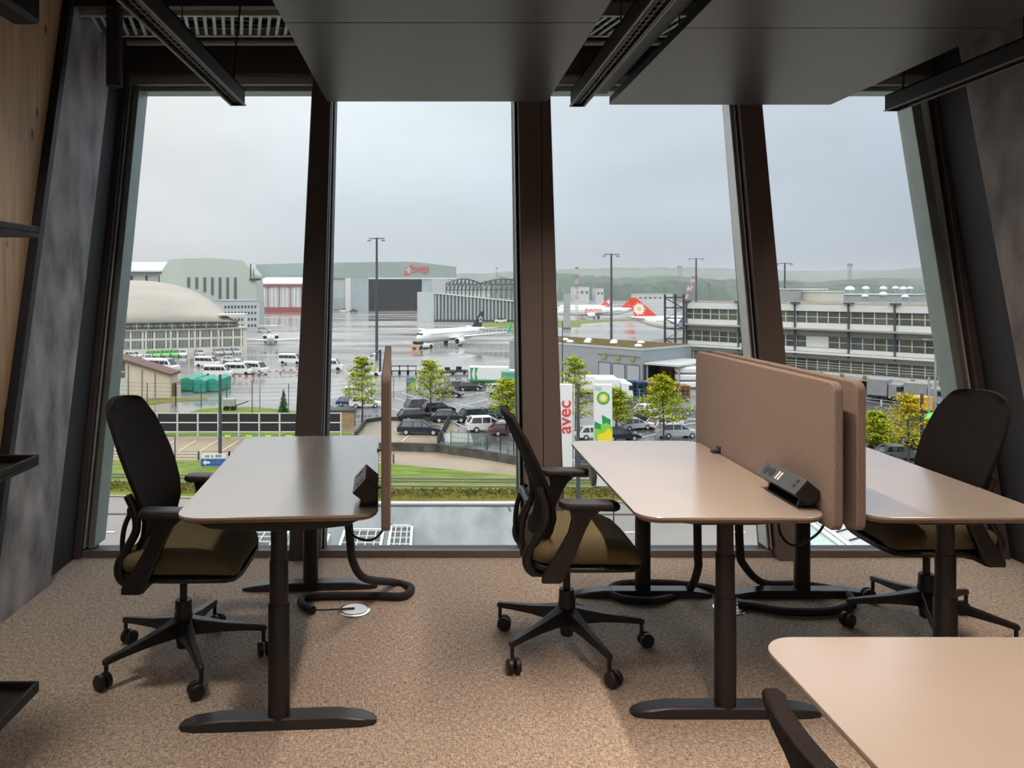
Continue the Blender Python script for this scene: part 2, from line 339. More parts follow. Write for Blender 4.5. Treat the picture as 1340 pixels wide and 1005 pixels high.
# linear lights
def louvre_mat():
    return mat('light_louvre', (.16,.15,.16), .3, metal=.6, noise=.3, nscale=40)
lm=louvre_mat()
def lamp(x, y1, label, power):
    t=thing('linear_light',label,'ceiling light',(x,y1,2.39),0,'suspended linear lights')
    L_=4.6
    q=MB(); q.box((-.034,-L_,0),(-.026,0,.085)); q.box((.026,-L_,0),(.034,0,.085)); q.box((-.034,-L_,.075),(.034,0,.085)); q.box((-.026,-.008,0),(.026,0,.075)); q.box((-.026,-L_,0),(.026,-L_+.008,.075))
    q.build('housing', blackmetal, t, bevel=.0015)
    q=MB(); n=100
    q.box((-.012,-L_+.01,.012),(-.009,-.01,.035)); q.box((.009,-L_+.01,.012),(.012,-.01,.035))
    for i in range(n):
        y=-.02-i*L_*.98/n; q.box((-.026,y-.004,.012),(.026,y,.035))
    q.build('louvre', lm, t)
    q=MB(); q.box((-.04,-L_,.0),(-.034,0,.006)); q.box((.034,-L_,.0),(.04,0,.006)); q.build('trim_strip', pipe_m, t)
    q=MB(); q.tube(catmull([(0,-.1,.085),(.01,-.1,.25),(.03,-.08,.5),(.05,-.05,ZC-2.39)],5),.005,6); q.build('supply_cable', black, t)
    for y in (-.9,-3.6): MB().cyl((0,y,.085),(0,y,ZC-2.388),.003,n=6).build('hanger', black, t)
    if power:
        ld=bpy.data.lights.new('lamp_light','AREA'); ld.shape='RECTANGLE'; ld.size=.045; ld.size_y=L_-.2; ld.energy=power; ld.color=(1,.75,.57); ld.spread=R(104)
        lo=bpy.data.objects.new('lamp_light',ld); C.objects.link(lo); lo.parent=t; lo.location=(0,-L_/2,.008)
    return t
lamp(-.975,3.93,'black linear light hanging over the left desk, its cable curving down',LP1)
lamp(.77,3.95,'black linear louvred light hanging between the two ceiling panels',LP2)
lamp(2.455,4.05,'black linear light hanging at the right beside the concrete brace',LP3)

# ---------------------------------------------------------------- left shelving rack
t=thing('wall_shelf_rack','black metal rack with three shallow tray shelves at the left edge','shelf',(-1.22,2.4,0))
shm=mat('shelf_black', (.03,.03,.033), .5, noise=.2, nscale=8)
for z in (.22,.93,1.645):
    s=MB(); s.box((-.62,-1.5,z-.034),(0,0,z-.02)); s.box((-.62,-.012,z-.02),(0,0,z)); s.box((-.012,-1.5,z-.02),(0,-.012,z)); s.box((-.62,-1.5,z-.02),(-.608,-.012,z))
    s.build('shelf', shm, t, bevel=.003)
for y in (-.25,-1.4):
    s=MB(); s.box((-.16,y-.03,.0),(-.12,y,1.61)); s.build('upright', shm, t, bevel=.002)
for y in (-.25,-1.4):
    s=MB(); s.box((-.60,y-.03,.0),(-.56,y,1.9)); s.build('upright', shm, t, bevel=.002)

# ---------------------------------------------------------------- desks
HT=.717
def desk(loc, rz, W, Ln, label, foot0=.085, foot1=1.245, legx=None, group='height-adjustable desks'):
    t=thing('office_desk',label,'desk',loc,rz,group)       # origin: near left corner
    rg=[]
    for z,e in ((HT-.022,.012),(HT-.016,.004),(HT-.008,0)): rg.append([(x,y,z) for x,y in rrect(e,e,W-e,Ln-e,.075-e)])
    MB().loft(rg).build('tabletop_edge', deskedge, t, smooth=30)
    MB().loft([[(x,y,z) for x,y in rrect(e,e,W-e,Ln-e,.075-e)] for z,e in ((HT-.008,0),(HT-.0015,0),(HT,.0015))]).build('tabletop', desktop, t, smooth=25)
    legx = W/2-.01 if legx is None else legx
    for y in (foot0,foot1):
        s=MB(); w=.27; prof=[(legx-w,HT-.022),(legx-w+.005,HT-.034),(legx-w+.05,HT-.052),(legx-.09,HT-.064),(legx+.09,HT-.064),(legx+w-.05,HT-.052),(legx+w-.005,HT-.034),(legx+w,HT-.022)]
        s.prism(prof, y-.035, y+.035, 'y'); s.build('support_arm', black, t, bevel=.004)
        lg=MB().lathe([(.036,.02),(.036,.40),(.0345,.402)],(legx,y,0),24).build('leg', blackmetal, t, smooth=True)
        MB().lathe([(.0315,.40),(.0315,.545),(.0305,.547)],(legx,y,0),24).build('middle_tube', blackmetal, lg, smooth=True)
        MB().lathe([(.0275,.545),(.0275,HT-.06)],(legx,y,0),24).build('inner_tube', blackmetal, lg, smooth=True)
        # foot: flat bar with dipped rounded ends
        s=MB(); f0,f1=legx-.325,legx+.325; out=[]
        def ring(x,hw,z0,z1): return [(x,y-hw,z0),(x,y+hw,z0),(x,y+hw*.93,z1-.004),(x,y+hw*.8,z1),(x,y-hw*.8,z1),(x,y-hw*.93,z1-.004)]
        s.loft([ring(f0,.012,.002,.010),ring(f0+.012,.026,.0,.016),ring(f0+.05,.036,.0,.026),ring(f0+.13,.038,.0,.036),ring(f1-.13,.038,.0,.036),ring(f1-.05,.036,.0,.026),ring(f1-.012,.026,.0,.016),ring(f1,.012,.002,.010)])
        s.build('foot', footmetal, t, smooth=35)
    for x in (legx-.06,legx+.06):
        MB().box((x-.02,foot0,HT-.05),(x+.02,foot1,HT-.022)).build('beam', blackmetal, t)
    MB().box((legx-.1,foot0+.25,HT-.1),(legx+.1,foot1-.25,HT-.055)).build('cable_channel', blackmetal, t, bevel=.006)
    return t
A1=R(3.6)
d1=desk((-.815,2.44,0),A1,.655,1.35,'pale height-adjustable desk on the left by the window',legx=.325)
d2=desk((.68,2.45,0),0,.615,1.24,'beige height-adjustable desk in the middle, its power unit beside the felt screen',foot0=.16,foot1=1.16,legx=.335)
d3=desk((1.412,2.45,0),0,.62,1.24,'beige height-adjustable desk at the right behind the felt screens',foot0=.16,foot1=1.16,legx=.355)
d4=desk((.69,.28,0),0,.66,1.33,'beige desk in the right foreground, cut off by the picture corner',foot0=.16,foot1=1.16)
# small grey control unit on desk 2
MB().box((.002,.72,HT-.075),(.022,.80,HT-.023), Matrix.Rotation(R(25),3,'X')).build('control_unit', mat('grey_control',(.35,.37,.38),.4,noise=.1), d2, bevel=.003)

def screen(loc, rz, tilt, Ln, z0, z1, label):
    t=thing('desk_screen',label,'desk screen',loc,rz,'felt privacy screens')
    r0=[(0.0,y,z) for y,z in rrect(0,z0,Ln,z1,.03)]
    s=MB(); th=.03
    s.loft([[(x,y+(.004-e)*0,z) for (_,y,z) in [(0,)+p for p in rrect(e,z0+e,Ln-e,z1-e,.032-e)]] for x,e in ((0,.004),(.004,0),(th-.004,0),(th,.004))])
    p=s.build('felt_panel', felt, t, smooth=30); p.rotation_euler=(0,tilt,0)
    for y in (.38,Ln-.3):
        q=MB(); q.box((-.035,y-.02,HT+.002),(-.0,y+.02,HT+.008)); q.box((-.006,y-.02,HT+.008),(-.0,y+.02,HT+.03)); q.build('clamp', black, t, bevel=.002)
    return t
screen((-.155+.005,2.45,0),R(2.6),0,1.32,.665,1.172,'brown felt screen standing edge-on at the left desk')
bpy.data.objects['desk_screen'].children[0].location=(.02,0,0)
bpy.data.objects['desk_screen'].children[0].rotation_euler=(0,R(-4),0)
bpy.data.objects['desk_screen'].children[0].location=(.066,0,.0)
screen((1.303,2.45,0),0,0,1.27,.668,1.148,'brown felt screen in front of its twin, on the middle desk')
s3=screen((1.376,2.45,0),0,0,1.27,.668,1.151,'brown felt screen behind its twin, on the right desk')

# ---------------------------------------------------------------- power units
def power(loc, rz, Ln, mirror, label):
    t=thing('power_socket_unit',label,'power socket',loc,rz,'desk power units')
    s=MB(); prof=[(-.075,.045),(-.028,.092),(.0,.065),(.0,.03),(-.045,.012)]
    prof=[(-.082,.050),(-.040,.098),(.002,.062),(.0,.028),(-.038,.016)]
    s.prism(prof,0,Ln,'y'); h=s.build('housing', mat('unit_shell',(.014,.014,.016),.35,noise=.2), t, bevel=.002)
    # sloping face frame
    a=Vector((-.082,0,.050)); b=Vector((-.040,0,.098)); u=(b-a).normalized(); n=Vector((-u.z,0,u.x)); W=(b-a).length
    def fp(s_,y,d=0): return a+u*s_+n*d+Vector((0,y,0))
    def slab(q,s0,s1,y0,y1,d0,d1): q.hexa([fp(s0,y0,d0),fp(s1,y0,d0),fp(s1,y1,d0),fp(s0,y1,d0)],[fp(s0,y0,d1),fp(s1,y0,d1),fp(s1,y1,d1),fp(s0,y1,d1)])
    q=MB(); slab(q,0,W,.0,Ln,0,.0025); q.build('face_plate', outletm, t, bevel=.001)
    for y in (Ln-.045,Ln-.085):
        q=MB(); q.cyl(fp(W/2,y,.0015),fp(W/2,y,.004),.017,n=20); so=q.build('socket', black, t)
        q=MB()
        for dx in (-.006,.006): q.cyl(fp(W/2+dx,y,.003),fp(W/2+dx,y,.0055),.002,n=8)
        q.build('pin_hole', gasket, so)
    for y in (Ln*.5-.006,Ln*.5+.012):
        q=MB(); slab(q,W*.25,W*.75,y,y+.008,.002,.0045); q.build('usb_port', white_p, t)
    for s_ in (W*.3,W*.62):
        q=MB(); slab(q,s_,s_+.014,.035,.05,.002,.0045); q.build('data_port', black, t, bevel=.002)
    for y in (.03,Ln-.05):
        q=MB(); q.prism([(-.062,0),(-.0,0),(.0,.05),(-.03,.05),(-.052,.03)],y,y+.008,'y'); q.build('bracket', black, t)
    MB().box((-.062,.02,-.0),(0,Ln-.02,.004)).build('base_plate', black, t)
    return t
power((-.168,2.55,HT),A1,.22,False,'black power socket unit on the left desk against the felt screen')
power((1.298,2.53,HT),0,.30,False,'black power socket unit with white charging ports on the middle desk')

# ---------------------------------------------------------------- chairs
def chair(loc, rz, label, bz=0, seatm=None):
    t=thing('office_chair',label,'office chair',loc,rz,'black swivel chairs with olive seats')
    # star base
    s=MB(); s.lathe([(.024,.055),(.026,.06),(.03,.09),(.040,.115),(.038,.15),(.032,.2),(.031,.235),(.028,.24)],(0,0,0),24)
    s.build('hub', black, t, smooth=35)
    for k in range(5):
        a=R(STAR[k]+0); d=Vector((math.cos(a),math.sin(a),0)); w=Vector((-d.y,d.x,0))
        def rg(r,hw,z0,z1): return [d*r-w*hw+Vector((0,0,z0)), d*r+w*hw+Vector((0,0,z0)), d*r+w*hw*.8+Vector((0,0,z1)), d*r-w*hw*.8+Vector((0,0,z1))]
        s=MB(); s.loft([rg(.02,.030,.105,.175),rg(.06,.027,.108,.163),rg(.15,.020,.108,.142),rg(.25,.015,.101,.126),rg(.305,.012,.094,.117),rg(.318,.008,.096,.112)])
        lg=s.build('base_leg', black, t, bevel=.004, seg=2)
        cc=d*.305; 
        s=MB(); s.cyl(cc+Vector((0,0,.05)),cc+Vector((0,0,.1)),.008,n=10); cr=w*.0+cc+d*.0
        rot=R(CAST[k]); wd=Vector((math.cos(rot),math.sin(rot),0)); wc=cc+wd.cross(Vector((0,0,1)))*.018+Vector((0,0,.029))
        s.build('caster_stem', blackmetal, lg)
        for sd in (-1,1):
            MB().lathe([(.012,-.001),(.025,0),(.029,.004),(.029,.016),(.024,.021),(.008,.022)],(0,0,0),22,'y').build('wheel', black, lg, smooth=35)
            o=lg.children[-1]; o.location=wc+wd*(.004*sd); o.rotation_euler=(0,0,rot+R(-90 if sd>0 else 90))
    MB().lathe([(.0145,.23),(.0145,.37),(.02,.372)],(0,0,0),18).build('gas_column', blackmetal, t, smooth=35)
    s=MB(); s.loft([[( -.16,-.06,.375),(-.16,.06,.375),(-.16,.07,.405),(-.16,-.07,.405)],[(-.05,-.09,.345),(-.05,.09,.345),(-.05,.1,.405),(-.05,-.1,.405)],[(.10,-.08,.36),(.10,.08,.36),(.10,.1,.405),(.10,-.1,.405)],[(.19,-.05,.39),(.19,.05,.39),(.19,.06,.405),(.19,-.06,.405)]])
    s.build('tilt_mechanism', black, t, bevel=.008)
    # seat cushion
    N=28
    def seatring(x,hw,z0,z1,e=3.2):
        out=[]; cz=(z0+z1)/2; hh=(z1-z0)/2
        for k in range(N):
            a=2*math.pi*k/N; c_,s_=math.cos(a),math.sin(a)
            out.append((x, hw*math.copysign(abs(c_)**(2/e),c_), cz+hh*math.copysign(abs(s_)**(2/e),s_)))
        return out
    st_=[(-.172,.14,.415,.455),(-.165,.185,.405,.475),(-.14,.215,.400,.492),(-.1,.235,.398,.502),(0,.243,.398,.507),(.1,.243,.398,.508),(.17,.235,.396,.498),(.215,.222,.393,.478),(.245,.2,.392,.45),(.258,.16,.395,.425)]
    s=MB(); s.loft([seatring(*q) for q in st_]); s.build('seat', seatm or seat_fabric, t, smooth=60)
    s=MB(); s.loft([seatring(x,hw*.96,z0-.022,z0+.02) for x,hw,z0,z1 in st_]); s.build('seat_shell', black, t, smooth=60)
    # back pad: curved, tapered
    zs=[.43,.47,.52,.58,.64,.70,.76,.82,.88,.925,.95,.966,.974]
    xs={.43:-.165,.47:-.135,.52:-.108,.58:-.096,.64:-.105,.70:-.125,.76:-.15,.82:-.178,.88:-.205,.925:-.226,.95:-.238,.966:-.244,.974:-.247}
    hw={.43:.150,.47:.165,.52:.178,.58:.196,.64:.213,.70:.224,.76:.228,.82:.222,.88:.207,.925:.190,.95:.172,.966:.150,.974:.12}
    s=MB(); M_=12
    rows=[]
    for z in zs:
        row=[]
        zz=z+bz*(z-.43)/.53
        for j in range(M_+1):
            u=-1+2*j/M_; row.append(Vector((xs[z]+.024*u*u, hw[z]*u, zz-.012*u*u*(1 if z>.9 else 0))))
        rows.append(row)
    th=.026
    fr=[]; 
    for row in rows:
        ring=[p for p in row]+[p+Vector((-th*(1-.35*abs(-1+2*j/M_)**3),0,0)) for j,p in reversed(list(enumerate(row)))]
        fr.append(ring)
    s.loft(fr); s.build('backrest', mesh_fabric, t, smooth=60, bevel=.008)
    # lower spine frame: two side bows and a lumbar bar
    for sy in (-1,1):
        pts=catmull([(-.02,.10*sy,.375),(-.12,.15*sy,.362),(-.168,.168*sy,.380),(-.180,.172*sy,.43),(-.148,.176*sy,.50),(-.113,.186*sy,.57),(-.115,.198*sy,.64),(-.135,.208*sy,.70)],5)
        s=MB(); s.tube(pts,[.017]*8+[.021]*10+[.016]*(len(pts)-18),10); s.build('back_frame', black, t, smooth=60)
        pts=catmull([(-.19,.10*sy,.41),(-.195,.11*sy,.48),(-.185,.11*sy,.56),(-.152,.10*sy,.635)],5)
        s=MB(); s.tube(pts,.010,8); s.build('lumbar_strut', black, t, smooth=60)
    s=MB(); s.box((-.18,-.115,.60),(-.15,.115,.63)); s.build('lumbar_bar', black, t, bevel=.01)
    # arms
    for sy in (-1,1):
        y=.255*sy
        def ar(x,z,w,hh): return [(x-w,y-hh,z),(x+w,y-hh,z),(x+w,y+hh,z),(x-w,y+hh,z)]
        s=MB(); s.loft([ar(-.105,.36,.035,.012),ar(-.095,.385,.043,.014),ar(-.055,.46,.036,.013),ar(-.01,.55,.030,.012),ar(.008,.60,.036,.013),ar(.02,.628,.055,.015),ar(.02,.636,.060,.016)])
        a_=s.build('armrest', black, t, bevel=.006)
        s=MB(); s.box((-.12,min(.10*sy,.262*sy),.362),(-.06,max(.10*sy,.262*sy),.385)); s.build('arm_bracket', black, a_, bevel=.006)
        pad=[]
        for z,e in ((.637,.01),(.645,.0),(.656,.0),(.664,.005),(.667,.015)):
            pad.append([(x,yy,z-.008*max(0,(x-.08)/.1)) for x,yy in rrect(-.075+e,y-.042+e,.150-e,y+.042-e,.036-e)])
        MB().loft(pad).build('arm_pad', black, a_, smooth=40)
    return t
STAR=[0]*5; CAST=[0]*5
def set_star(a0, casts): 
    global STAR, CAST
    STAR=[a0+72*i for i in range(5)]; CAST=casts
LAST=[None]
def fill_spot(x,y):  # unseen lamp added to brighten the spruce cladding and brace
    t=thing('fill_spot','added round fill lamp out of view near the spruce wall','ceiling light',(x,y,3.08))
    MB().lathe([(.02,.012),(.15,.012),(.16,.05),(.15,.12),(.02,.12)],(0,0,0),24).build('housing', blackmetal, t)
    ld=bpy.data.lights.new('lamp_light','AREA'); ld.shape='DISK'; ld.size=.28; ld.energy=WALL_FILL; ld.color=(1,.84,.68); ld.spread=R(118)
    lo=bpy.data.objects.new('lamp_light',ld); C.objects.link(lo); lo.parent=t; lo.location=(0,0,.008)
fill_spot(-1.3,2.2)
def back_fill(x,y):  # lamps added behind the camera to lift the room's ambient light
    t=thing('fill_light','added square fill light out of view behind the desks','ceiling light',(x,y,3.06),0,'added fill lights at the back')
    MB().box((-.62,-.62,.01),(.62,.62,.06)).build('housing', blackmetal, t)
    MB().cyl((0,0,.06),(0,0,ZC-3.06),.01,n=8).build('rod', black, t)
    ld=bpy.data.lights.new('lamp_light','AREA'); LAST[:]=[ld]; ld.size=1.1; ld.color=(1,.86,.74)
    lo=bpy.data.objects.new('lamp_light',ld); C.objects.link(lo); lo.parent=t; lo.location=(0,0,.005)
for x,p_ in ((-1.1,3),(.65,1),(2.4,1)):
    back_fill(x,-1.9); LAST[0].energy=ROOM_FILL*p_
set_star(11,[20,60,150,240,300])
chair((-.953,2.98,0),R(0),'black swivel chair with olive seat at the left desk, seen from its front',.055)
# (set_star angles are world angles; each chair's own turn is taken off)
set_star(2,[100,60,80,10,40])
chair((.56,3.085,0),R(0),'black swivel chair with olive seat in the middle, its curved back seen edge-on')
set_star(28-180,[30,80,120,10,60])
chair((2.12,3.25,0),R(180),'black swivel chair at the right behind the long desk, facing left',.045)
set_star(40,[30,80,120,10,60])
chair((.655,.80,0),R(0),'black chair back peeking in from the bottom edge beside the foreground desk')

# ---------------------------------------------------------------- floor outlets and cable sleeves
def outlet(px,py,label):
    p=G(px,py,0); t=thing('floor_outlet',label,'floor outlet',p,0)
    MB().lathe([(.01,0),(.072,0),(.074,.003),(.07,.005),(.01,.005)],(0,0,0),40).build('rim', chrome, t, smooth=30)
    MB().lathe([(0.01,.0045),(.058,.0045),(.057,.0085),(.01,.0085)],(0,0,0),36).build('lid', mat('satin_steel',(.7,.7,.68),.35,metal=.5,noise=.05), t)
    return p
p1=outlet(464,799,'round steel floor outlet beside the looped cable of the left desk')
p2=outlet(955,796,'round steel floor outlet half hidden behind the middle desk leg')
sleeve_m=mat('braided_sleeve',(.022,.020,.024),.75,noise=.5,nscale=300,bump=.6,bscale=500)
def sleeve(pts,label,end,r=.0175):
    t=thing('cable_sleeve',label,'cable',(0,0,0))
    cp=catmull(pts,8); MB().tube(cp,r,12).build('sleeve', sleeve_m, t, smooth=60)
    e=cp[-1]; MB().tube(catmull([e,(e+Vector(end))/2+Vector((0,0,-.002)),Vector(end)],4),.004,8).build('wire', black, t, smooth=60)
def fl(px,py): p=G(px,py,0); p.z=.019; return p
sleeve([(-.335,3.10,.655),at(458,705,3.15),at(462,735,3.2)+Vector((0,0,0)),at(478,757,3.3),fl(515,767),fl(538,774),fl(528,785),fl(490,785),fl(430,785),fl(398,788),fl(395,796),fl(410,804)],'thick black braided cable sleeve looping on the carpet by the left desk',(p1.x,p1.y,.012))
sleeve([(1.16,3.3,.655),at(913,720,3.3),at(913,745,3.35),fl(900,778),fl(860,791),fl(815,789),fl(798,778),fl(815,769),fl(870,768),fl(925,774),fl(948,781)],'black cable sleeve in a flat loop behind the middle chair',(p2.x,p2.y,.012))
sleeve([(1.34,3.3,.64),at(968,715,3.3),at(974,740,3.35),fl(1000,768),fl(1050,770),fl(1100,779),fl(1116,793),fl(1090,805),fl(1030,806),fl(985,799),fl(966,797)],'black cable sleeve in a wide loop beneath the right felt screens',(p2.x,p2.y,.012))
def wire(pts,label): 
    o=MB().tube(catmull(pts,8),.0045,8).build('power_cord', black, smooth=60); u=bpy.data.objects['power_socket_unit' if 'left' in label else 'power_socket_unit.001']; o.parent=u; o.matrix_parent_inverse=u.matrix_basis.inverted()
wire([at(504,672,2.62),at(503,690,2.62),at(488,706,2.65),at(468,704,2.7),at(457,692,2.75),(-.31,2.8,.66)],'thin black cord drooping from the left power unit under the desk')
wire([at(1082,680,2.56),at(1068,700,2.56),at(1040,714,2.62),at(1022,700,2.68),(1.235,2.7,.66)],'thin black cord drooping under the middle desk from its power unit')

# ================================================================ OUTSIDE
def wetmat(name, c1, c2, ns, r0, r1, stretch=(1,1,1), bump=.08, spec=.5):
    m=bpy.data.materials.new(name); m.use_nodes=True; nt=m.node_tree; b=nt.nodes['Principled BSDF']; L=nt.links.new
    tc=nt.nodes.new('ShaderNodeTexCoord'); mp=nt.nodes.new('ShaderNodeMapping'); mp.inputs['Scale'].default_value=stretch; L(tc.outputs['Object'],mp.inputs[0])
    n=nt.nodes.new('ShaderNodeTexNoise'); n.inputs['Scale'].default_value=ns; n.inputs['Detail'].default_value=7; L(mp.outputs[0],n.inputs[0])
    r=nt.nodes.new('ShaderNodeValToRGB'); r.color_ramp.elements[0].position=.38; r.color_ramp.elements[1].position=.62; r.color_ramp.elements[0].color=(*c1,1); r.color_ramp.elements[1].color=(*c2,1)
    L(n.outputs[0],r.inputs[0]); L(r.outputs[0],b.inputs['Base Color'])
    rr=nt.nodes.new('ShaderNodeMapRange'); rr.inputs[1].default_value=.38; rr.inputs[2].default_value=.62; rr.inputs[3].default_value=r0; rr.inputs[4].default_value=r1; L(n.outputs[0],rr.inputs[0]); L(rr.outputs[0],b.inputs['Roughness'])
    b.inputs['Specular IOR Level'].default_value=spec; b.inputs['IOR'].default_value=1.5
    n2=nt.nodes.new('ShaderNodeTexNoise'); n2.inputs['Scale'].default_value=ns*9; L(mp.outputs[0],n2.inputs[0])
    bp=nt.nodes.new('ShaderNodeBump'); bp.inputs['Strength'].default_value=bump; bp.inputs['Distance'].default_value=.03; L(n2.outputs[0],bp.inputs['Height']); L(bp.outputs[0],b.inputs['Normal'])
    return m
apron=wetmat('wet_concrete_apron',(.20,.185,.17),(.36,.34,.32),.035,.06,.28,(.45,1.6,1),.10,.65)
asphalt=wetmat('wet_asphalt',(.10,.10,.105),(.20,.195,.19),.12,.10,.35,(1,1,1),.08,.5)
road_m=wetmat('road_asphalt',(.19,.17,.155),(.25,.23,.205),.12,.3,.55,(1,1,1),.05,.4)
beige=wetmat('beige_paving',(.25,.19,.13),(.33,.265,.19),.15,.3,.55,(1,1,1),.05,.4)
grass=mat('bright_grass',(.19,.25,.028),.9,noise=.6,nscale=.8,col2=(.08,.13,.014),bump=.5,bscale=8,stretch=(.5,1.5,1))
hedge_m=mat('yellow_brown_hedge',(.22,.20,.035),.9,noise=.8,nscale=1.2,col2=(.10,.09,.015),bump=.6,bscale=6)
linew=mat('road_marking',(.8,.78,.7),.5,noise=.15,nscale=3)
linea=mat('beige_marking',(.72,.6,.36),.5,noise=.1,nscale=3)
def patch(name, pts, m, dz, label, z=None):
    zz=GZ+dz; ps=[G(x,y,zz) for x,y in pts]; q=MB(); q.add(ps+[p-Vector((0,0,.02)) for p in ps],[list(range(len(ps))),[i+len(ps) for i in range(len(ps))][::-1]]+[(i,(i+1)%len(ps),(i+1)%len(ps)+len(ps),i+len(ps)) for i in range(len(ps))])
    return struct(name,q,m,label)
q=MB(); q.box((-2600,20,GZ-1),(3200,4200,GZ)); struct('ground', q, apron, 'wide wet concrete apron of the airfield')
patch('road',[(-200,640),(480,656),(1500,656),(1700,900),(-500,900)],road_m,.03,'wet road running past below the window')
patch('kerb',[(-200,638.5),(480,655),(1500,655),(1500,657.2),(480,657.2),(-200,640.5)],beige,.10,'pale kerb between the tram lawn and the road')
patch('tram_lawn',[(-200,601),(300,603),(515,607),(690,624),(1060,640),(1060,656),(480,655),(-200,639)],grass,.05,'bright green lawn the tram rails run through')
patch('paved_path',[(515,588),(600,590),(700,604),(1060,622),(1060,640),(690,624),(515,607)],beige,.055,'beige paved path between retaining wall and lawn')
patch('beige_lot',[(-200,571),(450,571),(462,556),(500,546),(590,550),(600,560),(592,590),(515,588),(515,607),(300,603),(-200,601)],beige,.06,'beige parking strip beside the tram lawn')
patch('verge',[(-200,562),(452,564),(470,571),(-200,572)],grass,.075,'narrow grass verge under the noise barrier')
patch('lawn_mound',[(246,541),(262,535),(300,532.5),(340,533),(380,537),(420,541),(420,545),(246,545)],grass,.05,'small lawn beside the conifer behind the noise barrier')
patch('rough_grass',[(140,531),(175,524),(200,521),(270,520),(272,523),(215,527),(180,532),(150,541)],hedge_m,.045,'worn yellowish grass in front of the pallet stacks')
patch('car_park',[(420,524),(515,512),(600,499),(700,514),(720,507),(912,512),(1000,530),(1340,566),(1340,640),(700,610),(600,582),(600,555),(500,549),(420,556)],asphalt,.04,'wet dark asphalt of the car park')
patch('terminal_yard',[(912,494),(1010,487),(1240,520),(1340,530),(1340,566),(1000,532),(912,514)],mat('dark_yard_asphalt',(.05,.05,.05),.35,noise=.4,nscale=.3),.05,'dark wet yard in front of the terminal building')
patch('planting_strip',[(1100,540),(1340,562),(1340,590),(1100,566)],mat('planting_soil',(.09,.085,.04),.9,noise=.7,nscale=.6,col2=(.03,.035,.015)),.06,'dark planting strip below the trees in the right window')
patch('apron_grass',[(628,424),(640,421.5),(760,419.5),(760,428),(625,429)],grass,.05,'green strip on the apron behind the parked jet')
patch('apron_grass',[(730,422.5),(760,419),(838,417.2),(838,419.2),(790,421.5),(745,425),(730,425)],grass,.06,'green strip on the apron in front of the far jets')
patch('apron_grass',[(700,389.2),(1300,389.2),(1300,391.5),(700,391.5)],grass,.06,'far green strip beyond the parked jets')
# tram rails
railm=mat('rail_steel',(.35,.33,.28),.45,metal=.5,noise=.2)
for i,(y0,y1,w) in enumerate(((626,0,.13),(629.5,0,.13),(636,0,.13),(640,0,.13))):
    pts=[G(-200,y0-11,GZ+.1),G(515,y0,GZ+.1),G(1060,y0+5,GZ+.1)]
    q=MB()
    for a,b in zip(pts,pts[1:]): q.hexa([a,a+Vector((0,-w,0)),b+Vector((0,-w,0)),b],[a+Vector((0,0,.12)),a+Vector((0,-w,.12)),b+Vector((0,-w,.12)),b+Vector((0,0,.12))])
    tag(q.build('tram_rail', railm),['farthest tram rail in the lawn','second tram rail in the lawn, counted from the far one','third tram rail in the lawn, counted from the far one','nearest tram rail in the lawn'][i]+', running left to right','rail','tram rails')
# parking lines
q=MB()
def line(a,b,w=.18,z=.075,mm=None):
    A=G(*a,GZ+z); B=G(*b,GZ+z); d=(B-A).normalized(); n=Vector((-d.y,d.x,0))*w/2; (mm or q).hexa([A-n,B-n,B+n,A+n],[p+Vector((0,0,.006)) for p in (A-n,B-n,B+n,A+n)])
def g6(x,y): return (400+x/4.467,460+y/4.467)
def g7(x,y): return (680+x/4.467,440+y/4.467)
for a,b in (((870,270),(1060,235)),((900,320),(1090,275)),((840,345),(960,400)),((860,300),(1000,330)),((930,440),(1060,470)),((1140,400),(1230,430)),((1000,240),(1090,258)),((560,240),(700,290)),((880,420),(1000,470)),((1060,300),(1180,330)),((520,270),(640,310)),((490,330),(560,350))): line(g6(*a),g6(*b))
for a,b in (((540,540),(600,510)),((560,470),(640,500)),((590,560),(700,590)),((720,590),(850,560)),((770,500),(860,470)),((860,480),(1000,450)),((900,505),(1030,480)),((940,520),(1040,505)),((960,470),(1030,490)),((1000,590),(1035,580)),((350,400),(430,390)),((350,440),(420,470)),((480,545),(600,580)),((640,460),(720,445)),((880,460),(940,475))): line(g7(*a),g7(*b))
for a,b in (((1158,592),(1166,586)),((1176,597),(1183,590)),((1196,601),(1203,594)),((1150,600),(1210,612))): line(a,b)
struct('parking_lines',q,linew,'white bay lines on the wet car park')
q=MB()
for x in (125,155,185,215,243,271,299,327): line((x-24+14,591),(x+14,576),.16,.085,q)
line((-200,592),(480,593),.16,.085,q); line((525,578),(541,565),.16,.085,q); line((468,560),(530,563),.16,.085,q)
struct('parking_lines',q,linea,'pale bay lines on the beige parking strip')
q=MB(); line((818,696.5),(850,696.5),.22,.06,q); line((105,696),(150,696),.22,.06,q); line((940,696),(975,696),.22,.06,q)
struct('road_markings',q,linew,'white lane dashes on the road')
q=MB(); line((-200,672),(480,673),.35,.05,q); line((480,673),(1500,673.5),.35,.05,q)
struct('drain_line',q,mat('dark_drain',(.03,.025,.02),.6,noise=.2),'dark drain channel along the road')
